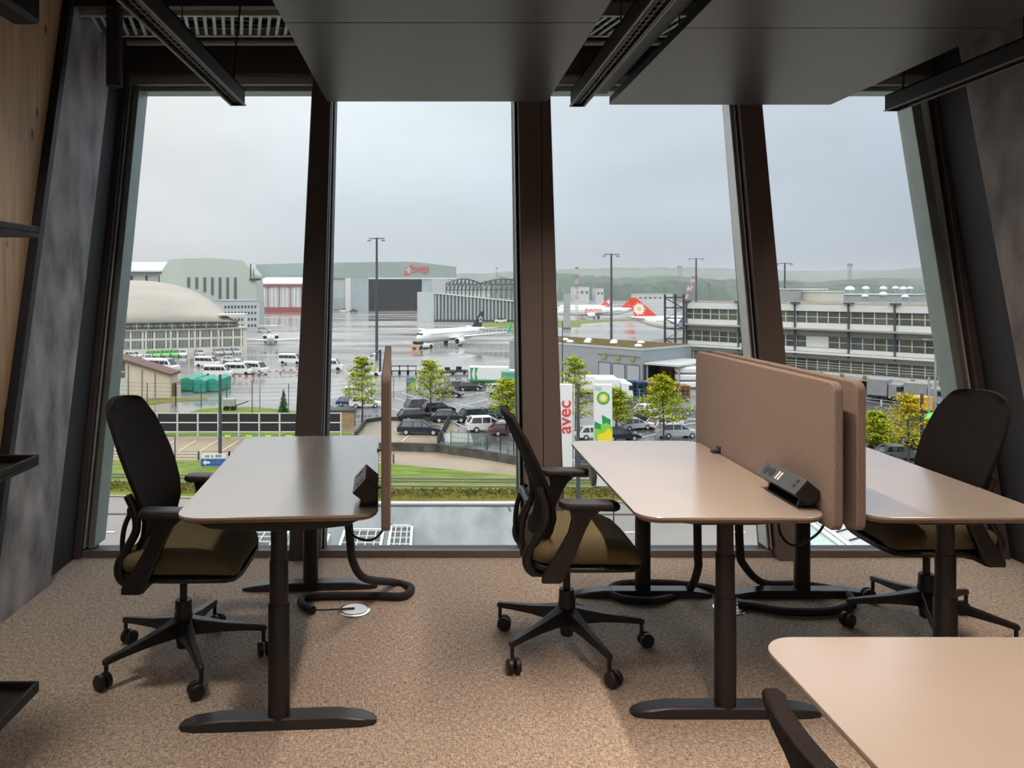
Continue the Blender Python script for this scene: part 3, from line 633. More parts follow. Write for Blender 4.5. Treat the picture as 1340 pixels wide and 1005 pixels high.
# low hedge
hd=MB(); random.seed(2); n=90
for i in range(n):
    x0=-60+i*170/n; px=None
    A=Vector((x0,0,0)); 
    # follow the kerb line
    y=61.6 if x0<-8 else 61.6
    t_=min(1,max(0,(x0+40)/36)); y=66.5+(62.6-66.5)*t_
    h=.35+random.random()*.1
    hd.hexa([(x0,y-.1,GZ+.05),(x0+170/n+.05,y-.1,GZ+.05),(x0+170/n+.05,y+1.6,GZ+.05),(x0,y+1.6,GZ+.05)],[(x0,y+.1+random.random()*.2,GZ+h),(x0+170/n+.05,y+.1+random.random()*.2,GZ+h*(.9+random.random()*.2)),(x0+170/n+.05,y+1.4,GZ+h),(x0,y+1.4,GZ+h*(.9+random.random()*.2))])
for i in range(15000):
    x=random.uniform(-58,58); t_=min(1,max(0,(x+40)/36)); c=Vector((x,66.5+(62.6-66.5)*t_+random.uniform(0,1.4),GZ+random.uniform(.15,.65))); a=Vector((random.uniform(-1,1),random.uniform(-.5,.5),random.uniform(-.2,1))).normalized()*.16; b=Vector((a.z,random.uniform(-.1,.1),-a.x))*.5; hd.quad(c-a,c-b,c+a,c+b)
tag(hd.build('low_hedge', hedge_m),'low yellow-brown strip of rough plants along the near edge of the lawn','hedge',kind='stuff')

# ---------------------------------------------------------------- materials outside
palegreen=mat('pale_green_cladding',(.50,.56,.49),.6,noise=.12,nscale=.1,stretch=(1,1,.2))
greyclad=mat('grey_cladding',(.40,.44,.45),.6,noise=.1,nscale=.3)
greengrey=mat('green_grey_fascia',(.30,.37,.34),.6,noise=.1,nscale=.05)
bluegrey=mat('blue_grey_door',(.42,.48,.50),.6,noise=.12,nscale=.1)
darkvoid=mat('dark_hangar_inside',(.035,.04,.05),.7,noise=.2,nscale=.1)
whiteb=mat('white_facade',(.72,.71,.66),.6,noise=.08,nscale=.3)
creamb=mat('cream_facade',(.74,.71,.60),.6,noise=.1,nscale=.3)
roofgrey=mat('pale_shell_roof',(.44,.39,.33),.6,noise=.18,nscale=.07,stretch=(1,3,3))
winm=mat('building_glazing',(.10,.12,.11),.15,noise=.5,nscale=.35,spec=.8)
wing=mat('building_glazing_green',(.13,.15,.10),.15,noise=.6,nscale=.3,spec=.8)
redm=mat('signal_red',(.75,.06,.02),.45,noise=.08)
redbrown=mat('red_brown_band',(.32,.06,.05),.6,noise=.15)
whiteroof=mat('white_roof',(.75,.76,.77),.5,noise=.06,nscale=.1)
airwhite=mat('aircraft_white',(.82,.82,.80),.3,noise=.04,nscale=.2)
airdark=mat('aircraft_dark',(.02,.022,.03),.35,noise=.1)
steeld=mat('dark_steel',(.05,.06,.065),.6,noise=.3,nscale=1)
postm=mat('mast_grey',(.07,.08,.09),.5,noise=.2,nscale=.5)
postl=mat('mast_light_grey',(.30,.34,.36),.5,noise=.2,nscale=.5)
tyre=mat('tyre_rubber',(.015,.015,.016),.8,noise=.2)
cargl=mat('car_glass',(.02,.025,.03),.08,noise=.2,spec=.8)
headl=mat('lamp_lens',(.7,.72,.75),.2,noise=.05)
taill=mat('tail_lens',(.4,.02,.01),.3,noise=.1)
def facade(P1,P2): 
    a=Vector((P1[0],P1[1],0)); b=Vector((P2[0],P2[1],0)); d=b-a; return math.atan2(d.y,d.x), d.length
# pixel row -> local height on a facade point at distance Y
def hz(py,Y): return EYE-(py-PY)/F*Y-GZ
# ---------------------------------------------------------------- vaulted hall at the left
P1=Vector(((118-PX)/F*196,196,GZ)); P2=Vector(((322-PX)/F*212,212,GZ)); rz,Lf=facade(P1,P2)
t=thing('vaulted_hall','broad hall with pale curved shell roof over two rows of windows, far left','building',P1,rz)
H=hz(433,200)
q=MB(); q.box((-30,0,0),(Lf,46,H)); q.build('wall', creamb, t)
q=MB(); q.box((-30,-.5,H),(Lf+1,3,H+.25)); q.build('eaves_band', mat('grey_beige_trim',(.45,.42,.36),.6,noise=.1), t)
xs0=lambda px: (px-118)/204*Lf
random.seed(5)
for r_,(z0,z1) in enumerate(((H*.24,H*.58),(H*.67,H*.96))):
    for i in range(13):
        x=1.2+i*(Lf-1.5)/13; w=(Lf-1.5)/13*.8
        q=MB(); q.box((x,-.06,z0),(x+w,.1,z1)); wd=q.build('window', winm, t)
        q=MB()
        for k in range(1,6): q.box((x+w*k/6-.05,-.1,z0),(x+w*k/6+.05,.02,z1))
        q.build('glazing_bars', whiteb, wd)
for i in range(12):
    x=1+i*(Lf-4)/12; w=(Lf-4)/12*.86
    q=MB(); q.box((x,.7,H+.35),(x+w,.9,H+2.0)); wd=q.build('clerestory_window', winm, t)
    q=MB(); q.box((x+w*.48,.6,H+.35),(x+w*.52,.8,H+2.0)); q.box((x,.6,H+1.1),(x+w,.8,H+1.2)); q.build('glazing_bars', whiteb, wd)
for i in range(7):
    q=MB(); x=1+i*(Lf-2)/6.05; q.box((x-.22,-.3,0),(x+.22,0,H)); q.build('pilaster', creamb, t)
q=MB(); q.box((-30,.95,H+.2),(Lf-2,44,H+2.2)); q.build('clerestory_wall', mat('dark_grey_trim',(.16,.16,.15),.6,noise=.2), t)
# shell roof
q=MB(); rows=[]; NU,NV=36,14; cx=xs0(175); hwid=xs0(309)-cx; 
for j in range(NV+1):
    v=j/NV; row=[]
    for i in range(NU+1):
        u=-1.9+2.9*i/NU; uu=abs(u) if u>0 else abs(u)/1.9
        top=11.3*(max(0,1-uu**2.3))**.62
        prof=math.sin(math.pi/2*min(1,v*1.25))**.75
        row.append((cx+u*hwid, .3+v*34, H+2.2+top*prof))
    rows.append(row)
vs=[p for r in rows for p in r]; n=NU+1
q.add(vs,[(j*n+i,j*n+i+1,(j+1)*n+i+1,(j+1)*n+i) for j in range(NV) for i in range(NU)])
o=q.build('shell_roof', roofgrey, t, smooth=60); sm=o.modifiers.new('s','SOLIDIFY'); sm.thickness=.5; sm.offset=-1
q=MB(); q.box((Lf-6,.2,H),(Lf+.5,10,H+.3)); q.box((Lf-.3,.2,0),(Lf+.3,.8,H+4)); q.box((Lf-7,.2,H+3.6),(Lf+.5,6,H+4.1)); q.build('corner_canopy', creamb, t)

# ---------------------------------------------------------------- pale green hangar
def bldg(name,label,cat,px0,Y0,px1,Y1): 
    a=Vector(((px0-PX)/F*Y0,Y0,GZ)); b=Vector(((px1-PX)/F*Y1,Y1,GZ)); rz,Lf=facade(a,b); return thing(name,label,cat,a,rz),Lf
t,Lf=bldg('large_hangar','pale green hangar with slit windows behind the vaulted hall','building',130,330,337,330)
X=lambda px,Y=330: (px-130)/F*Y
Z=lambda py,Y=330: hz(py,Y)
q=MB(); q.prism([(X(209),0),(X(209),Z(358)),(X(222),Z(339)),(X(276),Z(337.5)),(X(318),Z(341)),(X(334),Z(360)),(X(337),Z(395)),(X(337),0)],0,14,'y'); q.build('main_hall', palegreen, t)
q=MB(); q.box((0,2,0),(X(212),40,Z(357))); q.build('side_hall', palegreen, t)
q=MB(); q.hexa([(0,0,Z(357)),(X(212),0,Z(357)),(X(222),30,Z(341)),(0,30,Z(341))],[(0,0,Z(354)),(X(211),0,Z(354)),(X(221),30,Z(339.6)),(0,30,Z(339.6))]); q.build('side_roof', mat('pale_metal_roof',(.6,.62,.64),.5,noise=.1,nscale=.2,stretch=(6,1,1)), t)
q=MB(); q.box((0,-.6,Z(357.5)),(X(211),.2,Z(356))); q.build('gutter', steeld, t)
for px in (170,189.5,207): MB().box((X(px)-.35,1.6,Z(371)),(X(px)+.35,2.1,Z(361))).build('slit_window', darkvoid, t)
for i,px in enumerate((247,257.5,268,278,288,298,308)):
    z0={0:376,1:378,2:382,3:386}.get(i,393); MB().box((X(px)-.55,-.3,Z(z0)),(X(px)+.55,.1,Z(363))).build('slit_window', mat('grey_slit',(.10,.12,.13),.4,noise=.2), t)
q=MB(); q.box((X(327),-1.2,Z(367)),(X(341),.5,Z(364))); q.cyl((X(328),0,Z(363)),(X(328),0,Z(345)),.3,n=6); q.cyl((X(332),0,Z(363)),(X(332),0,Z(352)),.2,n=6); q.build('roof_stair', steeld, t)
t2,Lf=bldg('office_block','pale grey office block with small square windows between the two halls','building',290,300,339,306)
q=MB(); q.box((0,0,0),(Lf,18,hz(394,300))); q.build('wall', mat('grey_white_facade',(.52,.55,.56),.6,noise=.08), t2)
for r_ in range(4):
    for i in range(10):
        z=hz(400+r_*8.3,300); x=1+i*(Lf-1.6)/10; MB().box((x,-.08,z-1.1),(x+.8,.1,z)).build('window', winm, t2)
MB().box((-.3,-.3,hz(394,300)),(Lf+.3,18,hz(392.6,300))).build('roof', greyclad, t2)

# ---------------------------------------------------------------- red and white hangar
t,Lf=bldg('striped_hangar','low hangar with white roof and dark red striped doors','building',334,560,412,560)
Z=lambda py: hz(py,560); X=lambda px:(px-334)/F*560
q=MB(); q.box((0,0,0),(Lf,38,Z(374))); q.build('wall', mat('pale_door_panels',(.55,.55,.54),.6,noise=.1,nscale=.2), t)
q=MB(); q.hexa([(0,-1,Z(372)),(Lf,-1,Z(372)),(Lf,38,Z(363)),(0,38,Z(363))],[(0,-1,Z(370.5)),(Lf,-1,Z(370.5)),(Lf,38,Z(361.5)),(0,38,Z(361.5))]); q.build('roof', whiteroof, t)
MB().box((0,-1.4,Z(375)),(Lf,0,Z(371.8))).build('roof_band', redbrown, t); MB().box((0,-1,0),(Lf,0,Z(402))).build('base_band', redbrown, t)
for i in range(16): 
    x=1+i*Lf/16; w=1.0 if i%3 else .45; MB().box((x,-.5,Z(402)),(x+w,0,Z(375))).build('door_stripe', redbrown if i%3==0 else whiteroof, t)
# ---------------------------------------------------------------- maintenance hangar with the airline sign
t,Lf=bldg('maintenance_hangar','huge grey-green maintenance hangar with a red airline sign and dark open door','building',335,600,597,600)
Z=lambda py: hz(py,600); X=lambda px:(px-335)/F*600
roof=[(X(335),Z(346)),(X(400),Z(344)),(X(430),Z(344)),(X(480),Z(343)),(X(530),Z(342.5)),(X(545),Z(343)),(X(597),Z(349)),(X(597),Z(364)),(X(335),Z(364))]
q=MB(); q.prism(roof,0,90,'y'); q.build('fascia', greengrey, t)
MB().box((0,1.5,0),(X(452),90,Z(364))).build('side_wall', mat('pale_blue_panels',(.47,.53,.52),.6,noise=.1,nscale=.1), t)
MB().box((X(452),-.5,0),(X(459),2,Z(364))).build('door_column', whiteb, t); MB().box((X(459),.2,0),(X(482),3,Z(364))).build('sliding_door', bluegrey, t)
MB().box((X(430),.8,Z(405)),(X(451),2,Z(390))).build('small_gate', greyclad, t)
for i in range(1,6): MB().box((X(459)+i*2.3,.0,0),(X(459)+i*2.3+.25,.4,Z(364))).build('door_rib', greyclad, t)
MB().box((X(552),.2,0),(X(566),4,Z(364))).build('sliding_door', mat('pale_cyan_door',(.40,.48,.50),.5,noise=.1), t)
MB().box((X(565),-.5,0),(X(585),20,Z(364))).build('corner_block', mat('grey_corner_block',(.48,.51,.52),.6,noise=.1), t)
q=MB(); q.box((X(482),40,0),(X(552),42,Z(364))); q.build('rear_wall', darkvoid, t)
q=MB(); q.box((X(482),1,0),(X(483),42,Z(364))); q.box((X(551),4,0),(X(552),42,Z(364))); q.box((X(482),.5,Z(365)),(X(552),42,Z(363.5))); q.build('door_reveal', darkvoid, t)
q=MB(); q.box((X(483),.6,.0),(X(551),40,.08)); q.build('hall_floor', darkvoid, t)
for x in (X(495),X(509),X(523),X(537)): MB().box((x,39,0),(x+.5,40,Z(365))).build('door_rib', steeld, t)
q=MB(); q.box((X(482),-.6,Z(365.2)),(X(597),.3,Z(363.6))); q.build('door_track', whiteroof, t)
# sign: slanted tail fin with cross, then the word
q=MB(); q.prism([(X(528.5),Z(359.5)),(X(533.5),Z(349)),(X(539.5),Z(346)),(X(537),Z(352)),(X(535.5),Z(359.5))],-.6,0,'y'); sg=q.build('sign_fin', redm, t)
q=MB(); cx,cz=X(534.6),Z(353.4); q.box((cx-.5,-.8,cz-2.4),(cx+.5,-.6,cz+2.4)); q.box((cx-1.6,-.8,cz-.5),(cx+1.6,-.6,cz+.5)); q.build('sign_cross', whiteroof, sg)
text('sign_lettering','SWISS',7.0,redm,t,(X(550),-.5,Z(353.6)),(R(90),0,0),.2,.05,sx=.72)
# blast wall
P1=Vector(((546-PX)/F*415,415,GZ)); t=thing('curved_blast_wall','pale curved screen wall of tall vertical ribs right of the hangar door','wall',(0,0,GZ))
q=MB(); pA=[Vector(((546-PX)/F*408,408,0)),Vector(((556-PX)/F*402,402,0)),Vector(((567.5-PX)/F*402,402,0))]; hA=18.0
def wallq(q,a,b,h0,h1,th=1.2):
    n=(b-a).normalized(); n=Vector((-n.y,n.x,0))*th; q.hexa([a,b,b+n,a+n],[Vector((a.x,a.y,h0)),Vector((b.x,b.y,h1)),Vector((b.x+n.x,b.y+n.y,h1)),Vector((a.x+n.x,a.y+n.y,h0))])
for a,b in zip(pA,pA[1:]): wallq(q,a,b,hz(382,405),hz(382.5,402))
q.build('end_panel', mat('pale_panel_grey',(.50,.56,.58),.5,noise=.08,nscale=.1), t)
a=Vector(((568-PX)/F*402,402,0)); b=Vector(((690-PX)/F*398,398,0)); nrib=26
q=MB(); wallq(q,a+Vector((0,1.2,0)),b+Vector((0,1.2,0)),hz(383,402),hz(395,398),.8); q.build('back_wall', mat('rib_gap_dark',(.10,.12,.13),.6,noise=.2), t)
for i in range(nrib):
    p=a.lerp(b,(i+.1)/nrib); w=(b-a).length/nrib; h=hz(383+12*i/nrib,400)
    MB().cyl((p.x+w*.3,p.y+.9,0),(p.x+w*.3,p.y+.9,h),w*.29,n=10).build('rib', bluegrey if i%2 else greyclad, t, smooth=True)
q=MB(); wallq(q,a,b,1.1,1.1,.9); q.build('plinth', steeld, t)
q=MB(); c0=a+Vector((0,0,hz(384,402))); q.hexa([Vector((a.x,a.y,hz(384,402))),Vector((b.x,b.y,hz(396.5,398))),Vector((b.x,b.y+3,hz(396.5,398))),Vector((a.x,a.y+3,hz(384,402)))],[Vector((a.x,a.y,hz(382.6,402))),Vector((b.x,b.y,hz(395,398))),Vector((b.x,b.y+3,hz(395,398))),Vector((a.x,a.y+3,hz(382.6,402)))]); q.build('coping', whiteb, t)
# roof trusses behind
def truss(px0,px1,label,Y=440):
    t=thing('roof_truss',label,'roof truss',(0,Y,GZ),0,'dark arched roof trusses')
    x0=(px0-PX)/F*Y; x1=(px1-PX)/F*Y; n=9; top=[];bot=[]
    zt=lambda u: hz(371-6*math.sin(math.pi*u),Y); zb=hz(386,Y); zm=hz(372,Y)
    for row,dy in ((0,0),(1,8)):
        for k in range(n):
            u0,u1=k/n,(k+1)/n; xa=x0+(x1-x0)*u0; xb=x0+(x1-x0)*u1
            q=MB(); q.tube([(xa,dy,zt(u0)),(xb,dy,zt(u1))],.28,6); q.tube([(xa,dy,zb+3),(xb,dy,zb+3)],.28,6); q.tube([(xa,dy,zm),(xb,dy,zm)],.22,6)
            q.tube([(xa,dy,zb-6),(xa,dy,zt(u0))],.2,6); q.tube([(xa,dy,zb+3),(xb,dy,zt(u1)-.2)],.16,6)
            q.build('truss_bay', steeld, t)
truss(584,630,'dark arched steel roof truss just right of the hangar door'); truss(630,690,'dark arched steel roof truss beside the middle window mullion')
# ---------------------------------------------------------------- far building blocks, trees, hills
forest_green=mat('distant_forest',(.07,.13,.06),.95,noise=.6,nscale=.012,col2=(.03,.06,.035))  # plain woodland green; the haze comes from the volume box
def ridge(name,label,Y,px0,px1,f,m,depth,z0=GZ,n=220,kind='structure',seed=1,jag=0):
    random.seed(seed); q=MB(); rows=[]
    xs=[(px0+(px1-px0)*i/n) for i in range(n+1)]
    hs=[EYE-(f(x)-PY)/F*Y + (random.random()-.5)*jag for x in xs]
    for k,(dy,kk) in enumerate(((-.12,0),(-.08,.55),(-.03,.9),(.3,1.0),(1,.9))):
        rows.append([((x-PX)/F*Y, Y+dy*depth, z0+(h-z0)*kk*(1 if k!=2 else .97+.06*random.random())) for x,h in zip(xs,hs)])
    vs=[p for r in rows for p in r]; N=n+1
    q.add(vs,[(j*N+i,j*N+i+1,(j+1)*N+i+1,(j+1)*N+i) for j in range(len(rows)-1) for i in range(n)])
    o=q.build(name,m,smooth=80); tag(o,label,'hill' if kind=='structure' else 'forest',None,kind); return o
import math as _m
ridge('hills','hazy far ridge behind the airfield',3300,-300,1800,lambda x:357-7*_m.exp(-((x-900)/260)**2)-5*_m.exp(-((x-1250)/150)**2)+_m.sin(x*.013)*1.5,forest_green,500,n=160,jag=6)
ridge('hills','wooded rise at the right horizon',2300,1080,1700,lambda x:388-38/(1+_m.exp(-(x-1165)/16))+_m.sin(x*.06)*1.2,forest_green,400,n=120,seed=3,jag=4)
ridge('forest_belt','long belt of grey-green woodland across the horizon beyond the airfield',1500,640,1900,lambda x:368-3*_m.sin(x*.011)-2*_m.sin(x*.043+1)+(-3 if x<1000 else 2),forest_green,250,n=420,kind='stuff',seed=4,jag=15)
ridge('forest_belt','darker clumps of trees in front of the woodland belt',1150,690,1900,lambda x:379-3.5*max(0,_m.sin(x*.05))-2*_m.sin(x*.12+2)-(4 if 800<x<930 else 0),forest_green,120,n=420,kind='stuff',seed=5,jag=13)
# far light buildings and parked clutter (each a building of its own)
fb=mat('distant_white_building',(.62,.64,.64),.6,noise=.15,nscale=.05)
def far_block(px0,px1,y0,y1,Y,label,m=fb,name='far_building'):
    t=thing(name,label,'building',((px0-PX)/F*Y,Y,GZ)); w=(px1-px0)/F*Y
    z1=hz(y0,Y); MB().box((0,0,0),(w,30,z1)).build('wall',m,t)
    MB().box((-.5,-.5,z1),(w+.5,30,z1+1)).build('roof',greyclad,t)
    k=max(2,int((px1-px0)/6))
    for i in range(k): MB().box((w*(i+.2)/k,-.3,z1*.55),(w*(i+.8)/k,.1,z1*.75)).build('window',winm,t)
far_block(704,729,371,392,1050,'pale far building left of the tall mast beside the middle mullion')
far_block(752,771,376,388,1040,'white distant building just right of the lattice antenna mast')
far_block(781,790,378,388,1030,'small white distant building behind the left parked jet')
far_block(835,880,385.5,389,900,'low pale distant sheds beyond the red-tailed jets')
# ---------------------------------------------------------------- aircraft
def fuselage(t,L,r,m,nose_up=0):
    prof=[(0,.05),(.012,.35),(.035,.62),(.07,.85),(.12,.98),(.18,1),(.66,1),(.74,.95),(.82,.78),(.9,.5),(.96,.26),(1,.1)]
    rings=[]; n=20
    for u,k in prof:
        cz=r*1.55+(r*(1-k)*.75 if u>.5 else -r*(1-k)*.25); rings.append([(L*u,r*k*math.cos(2*math.pi*j/n),cz+r*k*math.sin(2*math.pi*j/n)) for j in range(n)])
    return MB().loft(rings).build('fuselage',m,t,smooth=60)
def wing_mb(x0,c0,x1,c1,y0,y1,z0,z1,th=.5):
    def rg(x,c,y,z,h): return [(x,y,z),(x+c*.35,y,z+h*.5),(x+c,y,z),(x+c*.35,y,z-h*.5)]
    return MB().loft([rg(x0,c0,y0,z0,th),rg(x1,c1,y1,z1,th*.35)])
def engine(t,x,y,z,r,l,m=None,pylon=True):
    e=MB().lathe([(r*.82,0),(r,l*.06),(r*1.05,l*.3),(r*.9,l*.75),(r*.55,l)],(x,y,z),20,'x').build('engine',m or airwhite,t,smooth=50)
    MB().lathe([(r*.80,-.02),(r*.80,.02)],(x,y,z),20,'x').build('intake',airdark,e)
    MB().lathe([(r*.5,l),(r*.3,l*1.12)],(x,y,z),14,'x').build('exhaust',steeld,e)
    if pylon: MB().box((x+l*.3,y-.12,z+r*.8),(x+l*1.1,y+.12,z+r*1.6)).build('pylon',m or airwhite,e)
def gear(t,x,y,z,r=.55,n=2):
    q=MB(); q.cyl((x,y,r),(x,y,z),.12,n=8); g=q.build('landing_gear',steeld,t)
    for s in (-.35,.35): MB().cyl((x,y+s-.15,r),(x,y+s+.15,r),r,n=14).build('wheel',tyre,g)
def jet(name,label,L,r,loc,rz,tailm,tailshape=None,wingtip=None,scale=1,winglet=None,group=None):
    t=thing(name,label,'aircraft',loc,rz,group,scale)
    fuselage(t,L,r,airwhite); zc=r*1.55
    wt=.34*L; 
    for s in (-1,1):
        wing_mb(.36*L,.19*L,.36*L+.26*L,.055*L,s*r*.6,s*.47*L,zc-r*.5,zc+r*.5,.9).build('wing',airwhite,t,smooth=30)
        wing_mb(.86*L,.11*L,.94*L,.05*L,s*r*.3,s*.17*L,zc+r*.55,zc+r*.9,.4).build('tailplane',airwhite,t,smooth=30)
        if winglet and s<0: 
            MB().prism([(.62*L,zc+r*.5),(.675*L,zc+r*.5),(.70*L,zc+r*1.9),(.68*L,zc+r*1.9)],s*.47*L-.1,s*.47*L+.1,'y').build('winglet',winglet,t)
        engine(t,.335*L,s*.16*L,zc-r*.85,r*.52,.095*L)
        gear(t,.5*L,s*.075*L,zc-r*.5,r*.28)
    gear(t,.13*L,0,zc-r*.7,r*.2)
    fn=MB(); ft=[(.79*L,zc+r*.85),(.93*L,zc+r*3.4),(.99*L,zc+r*3.45),(.945*L,zc+r*.75)]
    fn.prism(ft,-.16*r/2,.16*r/2,'y'); f=fn.build('tail_fin',tailm,t,bevel=.05)
    q=MB(); q.box((.022*L,-r*.45,zc+r*.30),(.05*L,r*.45,zc+r*.52)); q.build('cockpit_window',airdark,t)
    for s in (-1,1):
        q=MB()
        for i in range(int(L*.9)):
            x=.12*L+i*.68*L/(L*.9); q.box((x,s*r*.985-.03,zc+r*.2),(x+.3,s*r*.985+.03,zc+r*.36))
        q.build('cabin_windows',mat('cabin_glass',(.25,.28,.32),.2,noise=.1),t)
    return t,f,zc
# narrow-body being pushed back
p0=Vector(((546-PX)/F*226,226,GZ)); a=math.atan2(262-226,(652-PX)/F*262-p0.x)
t,f,zc=jet('jet_airliner','white jet airliner with black tail and star emblem, behind a tow tractor',36.5,1.98,p0,a,airdark,winglet=mat('bright_green',(.05,.45,.18),.4,noise=.1))
L=36.5; r=1.98; cx,cz=.925*L,zc+r*2.1
for s in (-1,1):
    q=MB()
    for k in range(5):
        an=R(90+72*k); d=Vector((math.cos(an),0,math.sin(an))); w=Vector((-d.z,0,d.x)); c_=Vector((cx,s*.2,cz)); 
        pts=[c_+d*.35,c_+d*.85+w*.38,c_+d*1.2,c_+d*.85-w*.38]; e=Vector((0,s*.06,0)); q.loft([pts,[p+e for p in pts]])
    q.build('star_emblem',airwhite,f)
pt=G(556,456); tt=thing('tow_tractor','low white and orange tow tractor at the nose of the black-tailed jet','vehicle',pt,a)
q=MB(); q.box((-4.5,-1.3,.5),(2.5,1.3,1.3)); q.build('chassis',airwhite,tt,bevel=.1)
q=MB(); q.box((-4.2,-1.2,1.3),(-2.2,1.2,2.3)); q.build('cab',cargl,tt,bevel=.1); MB().box((-4.6,-1.35,.5),(-4.45,1.35,1.2)).build('bumper',mat('hazard_orange',(.8,.25,.08),.5,noise=.1),tt)
for x in (-3.5,1.3):
    for y in (-1.2,1.2): MB().cyl((x,y-.25,.6),(x,y+.25,.6),.6,n=14).build('wheel',tyre,tt)
# business jet seen from behind
t=thing('business_jet','white business jet with T-tail seen from behind on the far-left apron','aircraft',Vector(((352-PX)/F*232,226,GZ)),R(97),None,.9)
fuselage(t,24,1.25,airwhite)
zc=1.9
# this jet's nose is at local 0; turn so the tail faces the camera
t.rotation_euler=(0,0,R(-78)); t.location=Vector(((347-PX)/F*242,250,GZ))
for s in (-1,1):
    wing_mb(9.5,4.6,14.2,1.4,s*.8,s*12.6,1.5,2.2,.35).build('wing',airwhite,t,smooth=30)
    engine(t,16.2,s*1.95,2.9,.78,3.9,None,False)
    MB().cyl((20.1,s*1.95,2.9),(20.35,s*1.95,2.9),.66,n=18).build('exhaust_ring',mat('engine_dark_blue',(.03,.04,.12),.4,noise=.1),t)
    wing_mb(23.2,2.2,24.6,1.1,0,s*4.6,7.0,7.1,.25).build('tailplane',airwhite,t,smooth=30); gear(t,12.2,s*1.7,1.4,.5)
MB().prism([(18.8,2.9),(22.9,7.1),(25.2,7.1),(23.6,2.9)],-.15,.15,'y').build('tail_fin',airwhite,t); gear(t,2.4,0,1.2,.35)
# red-tailed wide-bodies
t,f,zc=jet('jet_airliner','white wide-body jet with a red airline name on its side, farthest from the window',60,2.85,Vector(((724-PX)/F*455,452,GZ)),R(7),redm,scale=.86)
text('airline_lettering','SWISS',4.0,redm,t,(27,-2.95,zc+.6),(R(90),0,0),.08,.05,sx=1.15)
# second far jet: only its red tail and back show
t,f,zc=jet('jet_airliner','distant white jet whose red tail with white cross rises above the lettered jet',42,2.1,Vector(((729-PX)/F*575,575,GZ)),R(-28),redm)
q=MB(); 
for s in (-1,1):
    cx,cz=.93*42,zc+2.1*2.2; q.box((cx-.5,s*.25-.05,cz-1.5),(cx+.5,s*.25+.05,cz+1.5)); q.box((cx-1.5,s*.25-.05,cz-.5),(cx+1.5,s*.25+.05,cz+.5))
q.build('tail_cross',airwhite,f)
# flower-tailed wide-body: tail at left, nose to the right (behind the terminal)
Lj=58; pn=Vector(((820-PX)/F*300,300,GZ)); d=Vector(((1010-PX)/F*270-pn.x,-25,0)).normalized(); nose=pn+d*Lj
t,f,zc=jet('jet_airliner','white wide-body jet with red flower tail pointing left beside the terminal',Lj,2.75,nose,math.atan2(-d.y,-d.x),redm)
cx,cz=.915*Lj,zc+2.75*1.9
for s in (-1,1):
    q=MB(); y=s*.26
    for k in range(14):
        an=2*math.pi*k/14; d_=Vector((math.cos(an),0,math.sin(an))); w=Vector((-d_.z,0,d_.x)); c_=Vector((cx,y,cz)); R1=3.0 if k%2 else 2.6
        pts=[c_+d_*.5-w*.15,c_+d_*1.5-w*.36,c_+d_*R1,c_+d_*1.5+w*.36,c_+d_*.5+w*.15]; e=Vector((0,s*.06,0)); q.loft([pts,[p+e for p in pts]])
    fl_=q.build('flower_petals',airwhite,f)
    q=MB(); q.cyl((cx,y,cz),(cx,y+s*.12,cz),.85,n=16); q.build('flower_centre',mat('flower_yellow',(.85,.6,.08),.5,noise=.2),fl_)
    q=MB(); q.lathe([(0,-.03),(1.5,-.03),(1.5,.03),(0,.03)],(Lj*.62,s*2.76,zc+.4),20,'y'); q.build('fuselage_roundel',mat('roundel_blue',(.07,.14,.45),.4,noise=.2),t)
